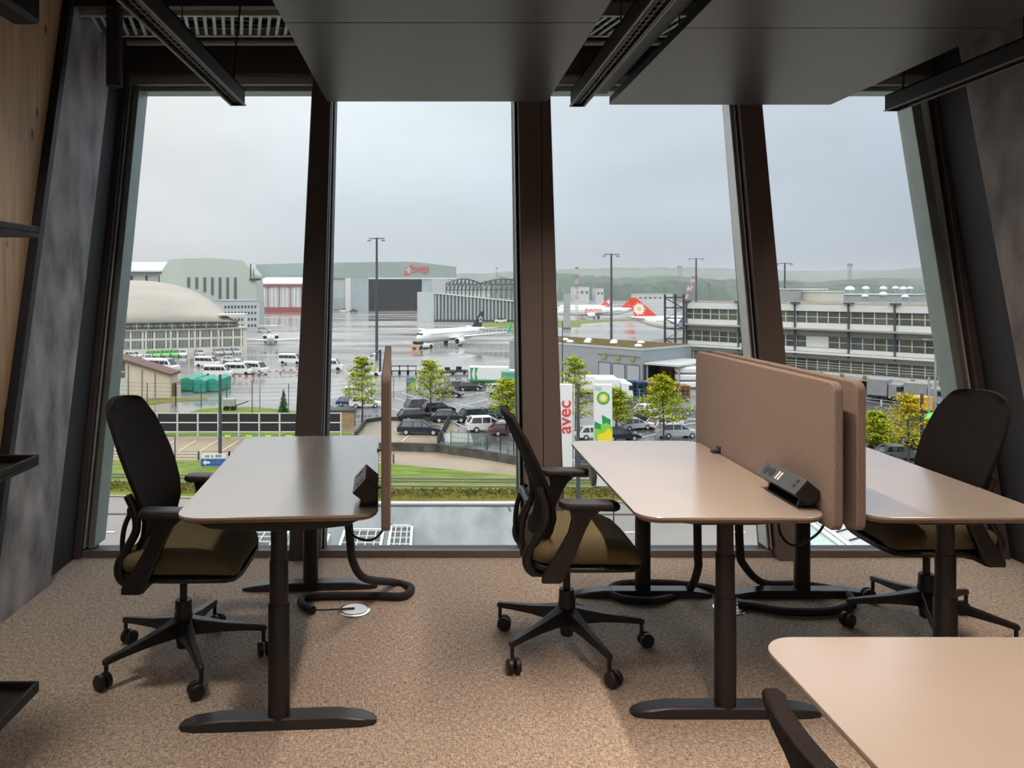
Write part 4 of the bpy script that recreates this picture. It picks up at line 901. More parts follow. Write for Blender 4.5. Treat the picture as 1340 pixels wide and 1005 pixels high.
# ---------------------------------------------------------------- cars
paints={'white':(.78,.78,.76),'silver':(.50,.52,.53),'grey':(.14,.15,.16),'black':(.018,.019,.022),'navy':(.012,.017,.035),'blue':(.03,.06,.16),'darkgreen':(.02,.04,.035),'wine':(.16,.06,.06),'lightgreen':(.18,.62,.16),'yellow':(.85,.6,.05)}
def paint(c): return mat('car_paint_'+c,paints[c],.25,noise=.06,nscale=1,spec=.6)
def make_car(c,kind='suv'):
    t=thing('parked_car','car','car')
    if kind=='suv': L,W,bh,H=4.7,1.9,.98,1.68; g=[(-2.2,1.0),(-1.75,1.58),(.2,1.62),(1.2,1.04)]
    elif kind=='estate': L,W,bh,H=4.8,1.85,.88,1.48; g=[(-2.25,.9),(-1.8,1.42),(.3,1.46),(1.15,.92)]
    else: L,W,bh,H=4.3,1.8,.86,1.45; g=[(-1.95,.88),(-1.3,1.4),(.2,1.44),(1.05,.9)]
    body=[(-L/2,.35),(-L/2-.02,.7),(-L/2+.08,bh),(1.0,bh+.03),(1.7,bh-.06),(L/2-.1,bh-.22),(L/2,.6),(L/2-.03,.32)]
    q=MB(); rings=[]
    for y,k in ((-W/2,.0),(-W/2+.02,.5),(-W/2+.1,1),(W/2-.1,1),(W/2-.02,.5),(W/2,0)):
        rings.append([(x*(.985+.015*k),y,.35+(z-.35)*(.93+.07*k)) for x,z in body])
    q.loft(rings); q.build('body',paint(c),t,smooth=30)
    def gh(y0,y1,scale): return [[(x,(y0 if z<1.2 else y1)*s,z) for x,z in g] for s in (-1,1)]
    q=MB(); q.loft(gh(W/2-.08,W/2-.26,1)); wn=q.build('window',cargl,t)
    q=MB(); q.box((g[1][0]-.05,-W/2+.24,g[1][1]-.02),(g[2][0]+.08,W/2-.24,g[1][1]+.05)); q.build('roof',paint(c),t,bevel=.05)
    q=MB()
    for s in (-1,1):
        for gx in (g[0][0]+.25,-.75,.2):
            q.tube([(gx,s*(W/2-.07),g[0][1]),(gx+.12 if gx<-1.5 else gx,s*(W/2-.25),g[1][1])],.05,6)
        q.tube([(g[3][0],s*(W/2-.1),g[3][1]),(g[2][0],s*(W/2-.26),g[2][1])],.05,6); q.tube([(g[0][0],s*(W/2-.1),g[0][1]),(g[1][0],s*(W/2-.26),g[1][1])],.06,6)
    q.build('pillars',paint(c),t)
    for x in (-L*.3,L*.3):
        for s in (-1,1):
            q=MB(); q.cyl((x,s*(W/2-.2),.33),(x,s*(W/2+.02),.33),.33,n=16); wh=q.build('wheel',tyre,t)
            q=MB(); q.cyl((x,s*(W/2+.0),.33),(x,s*(W/2+.035),.33),.19,n=12); q.build('rim',paint('silver'),wh)
    for s in (-1,1):
        MB().box((L/2-.18,s*W*.36-.2,.62),(L/2+.0,s*W*.36+.2,.76)).build('headlight',headl,t); MB().box((-L/2-.03,s*W*.38-.13,.68),(-L/2+.1,s*W*.38+.13,.88)).build('tail_light',taill,t)
    return t
def make_van(c='white'):
    t=thing('parked_van','van','van'); L,W=5.6,2.0
    body=[(-L/2,.4),(-L/2,2.1),(-L/2+.15,2.35),(1.2,2.35),(1.75,1.75),(2.05,1.25),(L/2-.05,1.05),(L/2,.75),(L/2-.02,.4)]
    q=MB(); q.loft([[(x*(.99+.01*k),y,.4+(z-.4)*(.97+.03*k)) for x,z in body] for y,k in ((-W/2,0),(-W/2+.12,1),(W/2-.12,1),(W/2,0))]); q.build('body',paint(c),t,smooth=30)
    for s in (-1,1):
        for x0,x1 in ((-2.6,-1.5),(-1.42,-.35),(-.27,.75)): MB().box((x0,s*(W/2)-.03,1.35),(x1,s*(W/2)+.03,2.0)).build('side_window',cargl,t)
        MB().prism([(.85,1.35),(.85,2.0),(1.25,2.0),(1.65,1.4)],s*(W/2)-.03,s*(W/2)+.03,'y').build('side_window',cargl,t)
        MB().box((L/2-.25,s*.7-.16,.85),(L/2+.02,s*.7+.16,1.05)).build('headlight',headl,t); MB().box((-L/2-.03,s*.85-.08,.9),(-L/2+.05,s*.85+.08,1.4)).build('tail_light',taill,t)
        for x in (-1.75,1.8): MB().cyl((x,s*(W/2-.2),.36),(x,s*(W/2+.02),.36),.36,n=14).build('wheel',tyre,t)
    MB().add([(1.27,-.85,2.27),(1.27,.85,2.27),(2.06,.9,1.27),(2.06,-.9,1.27),(1.32,-.85,2.3),(1.32,.85,2.3),(2.12,.9,1.28),(2.12,-.9,1.28)],[(0,1,2,3),(4,5,6,7),(0,1,5,4),(1,2,6,5),(2,3,7,6),(3,0,4,7)]).build('windscreen',cargl,t)
    MB().box((-L/2-.03,-.8,1.35),(-L/2+.02,.8,2.0)).build('rear_window',cargl,t)
    return t
protos={}
def put(key,mk,px,py,deg,label,group=None,sc=1):
    if key not in protos: protos[key]=mk(); o=protos[key]
    else: o=copy_tree(protos[key])
    o.location=G(px,py,GZ+.04); o.rotation_euler=(0,0,R(deg)); o.scale=(sc,)*3; o['label']=label
    if group: o['group']=group
    return o
def car(c,k,px,py,deg,label,sc=1): put((c,k),lambda:make_car(c,k),px,py-2.0,deg,label,'cars in the car park',sc)
car('navy','estate',550,570,-4,'dark navy estate car alone on the beige parking strip',1.12)
car('grey','suv',551,538,25,'dark grey car nosing behind the two navy cars left of the tree')
car('black','estate',546,552,18,'black estate car nearest behind the lone navy car',1.05)
car('navy','suv',573,543,22,'navy car parked half behind the second tree trunk',1.0)
car('black','sedan',588,554,4,'black saloon parked right of the navy pair in the middle',1.1)
car('darkgreen','suv',624,552,20,'very dark green car with a blue car beside it')
car('blue','sedan',644,549,15,'bright blue car behind the white hatchback in the middle')
car('white','suv',638,566,8,'white hatchback right behind the green mesh fence',1.12)
car('wine','sedan',664,571,5,'dark red car beside the middle mullion')
car('grey','estate',602,511,20,'dark grey estate in the far row beside the bushes')
car('black','sedan',614,513,8,'black saloon in the far row just before the striped truck')
car('navy','sedan',589,521,-20,'dark car showing right of the second tree crown')
car('silver','suv',656,517,15,'silver car near the middle mullion in front of the white truck')
car('white','estate',466,520,10,'white car in the far row below the first yellow tree')
car('blue','sedan',457,533,0,'small blue car left of the first tree trunk',.9)
car('white','suv',478,535,8,'white car right of the first tree trunk')
car('grey','sedan',427,546,0,'dark grey saloon beside the noise barrier end')
car('grey','sedan',823,539,10,'grey saloon under the bushes right of the green and yellow pylon',1.05)
car('white','sedan',848,544,35,'white car at the far row beside the bushes')
car('black','suv',839,554,30,'dark car in the middle of the right car park')
car('silver','sedan',830,564,20,'silver saloon in front of the dark car, right of the pylon')
car('white','estate',870,562,30,'white car behind the silver one at the right tree')
car('silver','suv',886,574,5,'silver off-road car by the trunk of the right tree')
car('white','sedan',777,576,10,'white car between the two pylons')
car('navy','sedan',812,578,8,'dark car whose roof just shows above the middle desk')
car('blue','sedan',765,606,0,'blue car seen below the left edge of the middle desk')
car('wine','suv',1162,587,-5,'brownish car in the right window by the shrubs')
car('darkgreen','sedan',1181,590,-8,'dark green car right of the brownish one, by the young tree')
car('black','sedan',1201,593,-8,'black car beside the dark lamp post in the right window')
car('grey','sedan',1177,603,-4,'dark car just above the right desk edge')
def van(px,py,deg,label,c='white',sc=1): put(('van',c),lambda:make_van(c),px,py-1,deg,label,'white minibuses on the wet lot',sc)
van(215,487,-18,'long white minibus beside the shed roof',sc=1.15)
van(272,481,-15,'white minibus behind the front row of three')
van(286,494,-4,'front-row white minibus, leftmost of the three behind the barrier')
van(313,491,-8,'front-row white minibus, second behind the striped barrier')
van(335,489,-30,'front-row white minibus, rightmost behind the striped barrier')
van(381,477,-12,'white minibus alone near the first mullion')
van(432,485,-4,'white minibus just right of the first mullion')
car('white','sedan',302,476,-5,'small white car standing alone between the minibuses')
car('white','estate',175,470,-10,'white car at the left edge beside the green cabs')
car('white','suv',193,475,-60,'white car facing the window in front of the green cabs')
for i,px in enumerate((196,207,218,229)):
    car('lightgreen','suv',px-i*-.6,469.5-i*.5,-84,['green and white cab, leftmost of the row before the vaulted hall','green and white cab, second from the left in its row','green and white cab, third from the left in its row','green and white cab, rightmost of its row'][i])
car('white','suv',239,468,-70,'white car at the right end of the green cab row')
car('silver','estate',261,467,-60,'silver car by the pilaster of the vaulted hall')
for i,px in enumerate((285,296,308)): car('silver','suv',px,466-i*.4,-60,['silver car, leftmost of three before the vaulted hall corner','silver car, middle of three before the vaulted hall corner','silver car, rightmost of three before the vaulted hall corner'][i])
car('silver','suv',346,437,-5,'distant silver car parked at the foot of the grey office block',1.3)
# ---------------------------------------------------------------- grey warehouse
a=Vector((25.1-13.1*.6,152+16*.6,GZ)); b=Vector((38.2,136,GZ)); rz,Lf=facade(a,b)
t=thing('warehouse','grey flat warehouse with mossy roof and three loading doors','building',a,rz)
H=6.55; D=15.6
warem=mat('warehouse_panels',(.30,.33,.35),.5,noise=.08,nscale=.3)
MB().box((0,0,0),(Lf,D,H)).build('wall',warem,t)
MB().box((-.1,-.1,H-.25),(Lf+.1,D+.1,H+.12)).build('parapet',mat('pale_trim_grey',(.45,.48,.5),.5,noise=.05),t)
MB().box((.3,.3,H+.1),(Lf-.3,D-.3,H+.2)).build('moss_roof',mat('moss_roof_brown',(.17,.115,.045),.95,noise=.6,nscale=.8,col2=(.08,.06,.02),spec=.1),t)
for u,v in ((.30,.4),(.40,.62),(.52,.28),(.58,.66),(.66,.42),(.75,.72),(.90,.22),(.44,.15)):
    MB().lathe([(.75,0),(.72,.15),(.5,.34),(.2,.42),(0,.43)],(Lf*u,D*v,H+.2),16).build('skylight_dome',mat('dome_white',(.8,.82,.82),.3,noise=.05),t,smooth=60)
for i in range(3):
    x=Lf-9.6+i*3.15
    MB().box((x,-.12,0),(x+2.75,0,3.6)).build('loading_door',mat('door_blue_grey',(.36,.40,.43),.5,noise=.06),t,bevel=.03)
    MB().box((x+.9,-.25,4.35),(x+1.7,-.1,5.05)).build('number_board',mat('board_yellow_green',(.30,.33,.05),.5,noise=.1),t)
    for xx in (x,x+2.71): MB().box((xx,-.2,0),(xx+.04,-.1,3.65)).build('door_frame',steeld,t)
    MB().box((x,-.2,3.6),(x+2.75,-.1,3.68)).build('door_frame',steeld,t)
MB().box((2,-.1,1.2),(4.2,0,2.6)).build('dark_opening',darkvoid,t)
MB().box((Lf-9.8,-.22,5.1),(Lf-.4,-.12,5.16)).build('pipe_run',steeld,t)
# lean-to canopy right of the warehouse
P=Vector((38.5,136.0,GZ)); tc_=thing('lean_to_canopy','flat pale canopy over pallet stacks, right of the warehouse','canopy',P,R(44.8))
MB().box((-.5,-7,3.9),(13,-.2,4.2)).build('roof',mat('canopy_pale_roof',(.50,.53,.52),.5,noise=.1),tc_)
for x in (0,6.5,12): 
    for y in (-.6,-6.6): MB().box((x-.12,y-.12,0),(x+.12,y+.12,3.9)).build('post',postl,tc_)
MB().box((0,-.3,0),(13,-.15,3.9)).build('rear_wall',darkvoid,tc_)
palm=mat('pallet_wood',(.42,.20,.07),.8,noise=.5,nscale=2); palb=mat('pallet_blue',(.03,.10,.18),.6,noise=.3,nscale=2)
def pallets(px,py,n,h,w,m,label,rz=0,group='stacked pallets'):
    t=thing('pallet_stack',label,'pallet stack',G(px,py),R(rz),group)
    for i in range(h):
        q=MB(); z=i*.24
        for k in range(5): q.box((0,k*.55*n/2,z+.12),(w,k*.55*n/2+.35*n/2,z+.16))
        for k in range(3): q.box((k*(w-.2)/2,0,z),(k*(w-.2)/2+.2,2.4*n/2,z+.12))
        q.build('pallet',m,t)
    return t
pallets(819,518,2,10,2.0,palb,'tall dark blue stack of crates left of the orange ones'); pallets(834,519,2,10,2.1,palb,'dark blue stack of crates touching the orange stacks')
for i,(px,py,h) in enumerate(((849,520,10),(862,520,10),(876,519,9),(890,518,7))): pallets(px,py,2,h,1.7,palm,['orange-brown pallet stack next to the blue crates','second orange-brown pallet stack from the blue crates','third orange-brown pallet stack from the blue crates','lowest orange-brown pallet stack beside the white tanks'][i])
pallets(868,506,2,12,2.6,palm,'brown pallet stack in the shade under the canopy'); pallets(884,504,2,10,2.4,palm,'darker pallet stack deeper under the canopy')
for i in range(3):
    t=thing('white_tank',['upper white rounded tank beside the pallets','middle white rounded tank beside the pallets','lower white rounded tank beside the pallets'][i],'tank',G(886,509)+Vector((0,0,.2+i*1.25)),R(-5),'white tanks')
    MB().box((0,0,0),(5.5,2.2,1.05)).build('shell',airwhite,t,bevel=.3,seg=4)
    MB().box((.3,-.02,-.12),(.6,2.2,.0)).build('foot',steeld,t); MB().box((4.9,-.02,-.12),(5.2,2.2,.0)).build('foot',steeld,t)

# ---------------------------------------------------------------- terminal office building at the right
a=Vector((55.9,166.8,GZ)); b=Vector((86.5,130,GZ)); rz,Lf=facade(a,b); Lf=60
t=thing('terminal_building','long grey office building with three rows of windows in the right window','building',a,rz)
h=lambda py: hz(py,138.8)
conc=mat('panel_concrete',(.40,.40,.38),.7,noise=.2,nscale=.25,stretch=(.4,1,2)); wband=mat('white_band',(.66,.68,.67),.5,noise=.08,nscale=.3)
MB().box((.5,.8,h(497)),(Lf,26,h(401))).build('wall',conc,t)
MB().box((0,0,h(408.5)),(Lf,1,h(399.5))).build('roof_fascia',wband,t)
MB().box((0,0,h(399.5)),(Lf,26,h(399))).build('roof',mat('gravel_roof',(.30,.26,.18),.9,noise=.5,nscale=.5),t)
MB().box((0,.1,h(432)),(Lf,1,h(424.6))).build('spandrel_band',wband,t); MB().box((-.5,-1.6,h(434)),(Lf,.8,h(432))).build('ledge',conc,t)
MB().box((0,.4,h(442.5)),(Lf,1,h(434.5))).build('concrete_band',conc,t)
MB().box((0,.1,h(464)),(Lf,1,h(458.5))).build('spandrel_band',wband,t); MB().box((-.5,-1.8,h(466.5)),(Lf,.8,h(464.5))).build('ledge',wband,t)
MB().box((0,.4,h(474)),(Lf,1,h(467))).build('concrete_band',conc,t)
MB().box((-1,-4.5,h(495)),(Lf,1,h(490))).build('canopy_slab',mat('canopy_concrete',(.48,.48,.46),.6,noise=.15,nscale=.4),t)
nb=30; bw=Lf/nb
for ri,(y1,y0) in enumerate(((424.2,409),(458,443),(489,475))):
    for i in range(nb):
        x=i*bw; z0,z1=h(y1),h(y0)
        if ri==1 and i in (13,14): continue
        q=MB(); q.box((x+.08,.5,z0),(x+bw-.08,.7,z1)); w=q.build('window', wing if (i+ri)%3 else winm, t)
        q=MB(); q.box((x,.3,z0),(x+.12,.75,z1)); q.box((x,.42,(z0+z1)/2-.05),(x+bw,.6,(z0+z1)/2+.05))
        if ri==2:
            q.box((x,.42,z0+(z1-z0)*.75),(x+bw,.6,z0+(z1-z0)*.75+.08)); q.box((x,.42,z0+(z1-z0)*.25),(x+bw,.6,z0+(z1-z0)*.25+.08))
        q.build('glazing_bars', wband, w)
MB().box((13*bw,.3,h(458)),(15*bw,.8,h(443))).build('blank_panel',wband,t)
for x in (.6,12.5,24,33.8,41.5,48.6,55): 
    MB().box((x-.14,-.2,h(470)),(x+.14,.1,h(398))).build('downpipe',postm,t); MB().box((x-.7,-.5,h(398.5)),(x+.9,.4,h(396.3))).build('pipe_head',postm,t)
for x in (27,30.6,34.2,38.0,45.5,49.5,53.5): MB().box((x,-4.75,h(492)),(x+.55,-4.5,h(488))).build('gate_board',mat('board_dark_yellow',(.30,.24,.03),.5,noise=.3,nscale=4),t)
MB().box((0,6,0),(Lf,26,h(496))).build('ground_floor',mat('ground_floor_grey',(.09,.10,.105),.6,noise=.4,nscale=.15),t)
for x in range(2,58,7): MB().box((x,-3.6,0),(x+.5,-3.1,h(494))).build('canopy_column',conc,t)
for x in (24,31,38,45,52): MB().box((x,5.8,.3),(x+5,6.0,3.6)).build('shop_front',mat('pale_shopfront',(.42,.45,.46),.3,noise=.5,nscale=.4),t)
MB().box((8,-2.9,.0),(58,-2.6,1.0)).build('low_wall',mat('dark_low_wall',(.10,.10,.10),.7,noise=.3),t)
# roof structures
def roofbox(px0,px1,y0,y1,Y,label,m,name='roof_plant_room'):
    z0=EYE-(y1-PY)/F*Y; t=thing(name,label,'roof structure',((px0-PX)/F*Y,Y,z0)); w=(px1-px0)/F*Y; hh=(y1-y0)/F*Y
    MB().box((0,0,0),(w,8,hh)).build('wall',m,t); MB().box((-.2,-.2,hh),(w+.2,8,hh+.25)).build('roof',wband,t)
    q=MB()
    for k in range(7): q.cyl((w*k/6,0,hh),(w*k/6,0,hh+1.0),.06,n=5)
    q.cyl((0,0,hh+1),(w,0,hh+1),.06,n=5); q.build('railing',postl,t)
roofbox(1018,1082,379,394,176,'grey louvred plant room on the terminal roof',mat('plant_grey',(.36,.39,.40),.6,noise=.15,nscale=1))
roofbox(1074,1104,382.5,396,168,'small white box room on the terminal roof',mat('plant_cream',(.62,.60,.55),.6,noise=.08))
roofbox(1104,1215,386,395,172,'low grey roof block among the vents of the terminal',mat('plant_grey',(.36,.39,.40)))
def vent(px,y0,y1,Y,label):
    z0=EYE-(y1-PY)/F*Y; k=(y1-y0)/F*Y; t=thing('roof_vent',label,'roof vent',((px-PX)/F*Y,Y,z0),0,'mushroom vents on the terminal roof')
    MB().cyl((0,0,0),(0,0,k*.6),k*.38,n=14).build('duct',postl,t,smooth=40); MB().lathe([(k*.5,k*.55),(k*.55,k*.65),(k*.45,k*.85),(k*.15,k),(0,k)],(0,0,0),16).build('cap',whiteroof,t,smooth=60)
for i,(px,y0,y1,Y) in enumerate(((1112,374.5,385.5,180),(1133,374.5,383,180),(1156,374.5,383,178),(1172,374.5,382,178),(1182,375,383,176),(1191,375,382,176),(1214,375,383,172),(1132,385,393,155),(1156,382,392,155),(1184.5,385.5,394,150))):
    vent(px,y0,y1,Y,['leftmost white-capped roof vent beside the plant room','second roof vent from the left in the rear row','third roof vent from the left in the rear row','fourth roof vent from the left in the rear row','fifth roof vent in the rear row','sixth roof vent in the rear row','rightmost roof vent in the rear row','leftmost roof vent of the near row','middle roof vent of the near row, in front of the block','rightmost roof vent of the near row'][i])
# ---------------------------------------------------------------- masts and poles
def mast(px,ytop,ybase,r,label,head='flood',m=postm,name='light_mast',Y=None):
    p=G(px,ybase) if Y is None else Vector(((px-PX)/F*Y,Y,GZ)); Hh=EYE-(ytop-PY)/F*p.y-GZ
    t=thing(name,label,'light mast',p,0,'light masts on the airfield' if name=='light_mast' else None)
    MB().cyl((0,0,0),(0,0,Hh),r,r*.7,12).build('pole',m,t,smooth=True)
    if head=='flood':
        w=1.9*p.y/188; MB().cyl((-w,0,Hh-.2),(w,0,Hh-.2),.12,n=6).build('cross_arm',m,t)
        for x in (-w,w*.8): MB().box((x-.4,-.4,Hh-.9),(x+.5,.3,Hh-.5)).build('floodlight',postl,t,bevel=.05)
    if head=='lamp':
        MB().cyl((0,0,Hh),(-1.0,0,Hh+.06),.04,n=6).build('lamp_arm',m,t); MB().box((-1.6,-.15,Hh),(-.9,.15,Hh+.12)).build('lamp_head',m,t,bevel=.03)
    return t
mast(493,311,468,.38,'tallest dark light mast in the second window, behind the first yellow tree',Y=185)
mast(800,332,460,.38,'dark light mast behind the warehouse in the third window',Y=210)
mast(911,338,400,.5,'dark light mast behind the left end of the terminal building',Y=330)
mast(1027,344,392,.4,'dark mast rising behind the plant room of the terminal',Y=260)
mast(288,490,597,.19,'thick dark lamp post in front of the noise barrier','none',name='lamp_post')
mast(756.5,505,656,.17,'dark lamp post between the red-lettered pylon and the green one','none',name='lamp_post')
mast(1206.5,515,612,.22,'dark lamp post in the right window in front of the shrubs','none',name='lamp_post')
mast(1224,445,560,.16,'slim pale lamp post at the right end of the right window','lamp',postl,'lamp_post')
mast(1215.5,493,570,.14,'short slim pale post beside the pale lamp post','none',postl,'lamp_post')
mast(736,420,512,.12,'thin dark post just right of the middle mullion','none',name='lamp_post')
mast(229,571,640,.07,'thin street lamp behind the left chair','lamp',name='lamp_post')
mast(330,497,560,.07,'thin dark post right of the thick lamp post','none',name='lamp_post')
mast(340,495,557,.08,'grey post left of the conifer','none',postl,'lamp_post')
mast(803,575,690,.06,'thin road-side post below the middle desk edge','none',name='lamp_post')
def lattice(px,ytop,ybase,Y,label,cols,w=1.4,lean=0,th=1):
    p=Vector(((px-PX)/F*Y,Y,GZ)); Hh=EYE-(ytop-PY)/F*Y-GZ; t=thing('lattice_mast',label,'lattice mast',p,0); n=10
    for k in range(n):
        q=MB(); z0,z1=Hh*k/n,Hh*(k+1)/n; o0,o1=lean*k/n,lean*(k+1)/n
        for dx in (-w/2,w/2):
            q.cyl((dx+o0,0,z0),(dx+o1,0,z1),.16*th,n=5); q.cyl((dx+o0,w,z0),(dx+o1,w,z1),.16*th,n=5)
        q.cyl((-w/2+o0,0,z0),(w/2+o1,0,z1),.1*th,n=5); q.cyl((w/2+o0,w,z0),(-w/2+o1,w,z1),.1*th,n=5); q.cyl((-w/2+o1,0,z1),(w/2+o1,0,z1),.1*th,n=5)
        q.build('lattice_section',cols[k%len(cols)],t)
    MB().box((-w*.8+lean,-.3,Hh),(w*.8+lean,w+.3,Hh+1.0)).build('head_platform',cols[0],t)
rw=(mat('faded_red',(.5,.12,.1),.6,noise=.1),wband)
lattice(755,352,0,425,'red and white lattice antenna mast in the left part of the third window',rw,1.0,th=.5)
lattice(890,350,0,520,'pale lattice tower left of the leaning crane boom',(postl,),1.8,th=.6)
lattice(882,364,0,430,'red and white crane boom leaning right behind the jet',rw,1.8,lean=12)
lattice(1113,348,0,300,'pale lattice tower behind the terminal roof',(postl,),.9,th=.5)
lattice(650,352,0,620,'faint red and white mast above the roof trusses',rw,.9,th=.6)
# steel stair tower at the left end of the terminal
t=thing('steel_stair_tower','dark steel stair tower at the left end of the terminal building','stair tower',(50.4,162.5,GZ))
Hs=h(392)
for x in (0,2.2,4.0): MB().box((x-.2,-.2,0),(x+.2,.2,Hs+.8)).build('column',steeld,t)
for k in range(8): 
    z=Hs*k/7; MB().box((0,-.15,z),(4,.15,z+.25)).build('landing',steeld,t)
for k in range(7): z=Hs*k/7; q=MB(); q.tube([(0 if k%2 else 4,0,z),(4 if k%2 else 0,0,z+Hs/7)],.12,5); q.build('flight',postl if k%2 else steeld,t)
# tall grey slab left of the far jets
t=thing('sign_slab','tall narrow grey slab left of the lettered jet','slab',(((738-PX)/F*330),330,GZ)); MB().box((0,0,0),((746.5-738)/F*330,1.2,hz(384.5,330))).build('slab',mat('slab_grey',(.40,.42,.40),.6,noise=.15,nscale=.2),t,bevel=.05); MB().box((-.2,-.3,0),(3,1.5,.5)).build('base',steeld,t)

# ---------------------------------------------------------------- pylons
pyl=mat('pylon_white',(.80,.79,.78),.35,noise=.05,nscale=.5); pg=mat('pylon_green',(.0,.33,.10),.4,noise=.05); plg=mat('pylon_light_green',(.28,.62,.06),.4,noise=.05); py_=mat('pylon_yellow',(.90,.72,.02),.4,noise=.05)
Yp=66
t=thing('sign_pylon','white pylon with red sideways lettering beside the middle mullion','sign pylon',((739-PX)/F*Yp,Yp,GZ)); k_=Yp/F
zt_=hz(503,Yp); zb_=hz(613,Yp)
MB().box((-.80,0,zb_),(.68,.5,zt_)).build('body',pyl,t,bevel=.04); MB().box((-.3,.12,0),(.2,.38,zb_)).build('leg',steeld,t); MB().box((-.6,0.05,zb_-.15),(.5,.45,zb_)).build('base_cap',steeld,t)
MB().box((.78,.0,zb_+.1),(.86,.12,zt_-.0)).build('side_strip',whiteb,t)
text('lettering','avec',1.62,mat('pylon_red',(.72,.06,.05),.4,noise=.05),t,(.02,-.03,hz(545.5,Yp)),(R(90),R(-90),0),.02,.015,sx=1.0)
t=thing('sign_pylon','white pylon with green and yellow sunburst emblem','sign pylon',((789.5-PX)/F*Yp,Yp,GZ))
MB().box((-.76,0,.2),(.78,.5,zt_)).build('body',pyl,t,bevel=.04); MB().box((-.9,-.1,0),(.9,.6,.25)).build('foot',steeld,t)
text('small_lettering','bp',.62,mat('pale_letter_green',(.35,.6,.45),.4,noise=.05),t,(-.45,-.03,hz(507.5,Yp)),(R(90),0,0),.01,.01)
cz=hz(521,Yp)
for r_,m_,y_ in ((.60,pg,-.02),(.47,plg,-.035),(.35,py_,-.05),(.20,pyl,-.065)):
    q=MB(); n=36; pts=[]
    for i in range(n):
        rr=r_*(1 if i%2 else .84); an=2*math.pi*i/n; pts.append((rr*math.cos(an),cz+rr*math.sin(an)))
    q.prism(pts,y_,y_+.02,'y'); q.build('sunburst_ring',m_,t)
zz=lambda y: hz(y,Yp)
for i,(pts,m_) in enumerate(((((-.76,zz(551)),(-.1,zz(556)),(.2,zz(575)),(-.76,zz(575))),pg),(((-.12,zz(543)),(.62,zz(549)),(.66,zz(575)),(-.05,zz(568))),pg),(((-.76,zz(560)),(-.25,zz(562)),(.1,zz(578)),(-.76,zz(578))),plg),(((-.25,zz(556)),(.28,zz(553)),(.77,zz(558)),(.77,zz(578)),(-.1,zz(578))),plg),(((-.5,zz(569)),(.1,zz(566)),(.45,zz(560)),(.77,zz(565)),(.77,zz(592)),(-.5,zz(592))),py_))):
    MB().prism(list(pts),-.02-.012*i,-.008-.012*i,'y').build('colour_shard',m_,t)
# road signs
p=G(281,612); t=thing('direction_sign','white and blue direction sign with arrow beside the left desk','road sign',p)
MB().box((-1.35,0,.15),(1.1,.06,.85)).build('blue_board',mat('sign_blue',(.03,.13,.45),.4,noise=.05),t,bevel=.02); MB().box((-1.35,0,.88),(1.1,.06,1.35)).build('white_board',pyl,t,bevel=.02)
MB().prism([(-1.15,.5),(-.85,.78),(-.85,.6),(-.45,.6),(-.45,.4),(-.85,.4),(-.85,.22)],-.03,0,'y').build('arrow',pyl,t)
q=MB()
for x in (-.9,-.7,-.3,.1,.3,.5): q.box((x,-.02,1.0),(x+.13,0,1.0+.2*(1+.3*(x>0))))
for x in (-.2,.15,.4,.65): q.box((x,-.02,.4),(x+.16,0,.65))
q.build('letter_marks',mat('sign_text_dark',(.15,.17,.3),.5,noise=.05),t)
for x in (-1.2,.9): MB().cyl((x,.1,0),(x,.1,1.35),.04,n=6).build('post',postl,t)
# ---------------------------------------------------------------- noise barrier, railings, walls, fences
t=thing('noise_barrier','black two-tier noise barrier with pale posts below the conifer','barrier',(0,89,GZ))
bp_=mat('barrier_black',(.018,.018,.022),.6,noise=.2); q0=-40; xs=[(px-PX)/F*89 for px in [45+26.75*i for i in range(16)]]
for i,x in enumerate(xs):
    MB().box((x-.09,-.1,0),(x+.09,.1,2.9)).build('post',mat('barrier_post',(.55,.56,.54),.5,noise=.1),t)
    if i<len(xs)-1:
        for z0,z1 in ((.72,1.68),(1.8,2.78)): MB().box((x+.12,-.03,z0),(xs[i+1]-.12,.03,z1)).build('panel',bp_,t)
        q=MB(); q.box((x+.1,-.06,1.68),(xs[i+1]-.1,.04,1.80)); q.box((x+.1,-.06,.62),(xs[i+1]-.1,.04,.72)); q.box((x+.1,-.06,2.78),(xs[i+1]-.1,.04,2.84)); q.build('rail',whiteb,t)
for i,px in enumerate((298,326,351,378)):
    t=thing('marker_light',['lime marker','second lime marker','third lime marker','fourth lime marker'][i]+' from the left on the verge below the noise barrier','marker',G(px,574),0,'lime markers on the verge')
    MB().box((-.35,-.1,.12),(.35,.1,.38)).build('body',mat('lime_marker',(.45,.85,.05),.5,noise=.05),t,bevel=.03); MB().box((-.2,-.06,0),(.2,.06,.12)).build('foot',postl,t)
def railing(name,label,pts,H,step,m,bars=2,cat='fence',r=.035,pickets=0):
    P=[G(*p) for p in pts]; t=thing(name,label,cat,P[0])
    for a,b in zip(P,P[1:]):
        n=max(1,int((b-a).length/step)); 
        for i in range(n+1):
            p=a.lerp(b,i/n)-P[0]; MB().box((p.x-r*1.6,p.y-r*1.6,0),(p.x+r*1.6,p.y+r*1.6,H)).build('post',m,t)
        q=MB()
        for k in range(bars):
            z=H*(1-k/max(1,bars)*.9)-.05; q.tube([a-P[0]+Vector((0,0,z)),b-P[0]+Vector((0,0,z))],r*.6,4)
        q.build('rail',m,t)
        if pickets:
            q=MB(); k=int((b-a).length/pickets)
            for i in range(k): p=a.lerp(b,i/k)-P[0]; q.box((p.x-.02,p.y-.02,.1),(p.x+.02,p.y+.02,H-.05))
            q.build('pickets',m,t)
    return t
railing('guard_rail','dark guard rail between the beige strip and the lawn',[(60,602),(300,603),(515,607)],.95,3.0,steeld,3,r=.045)
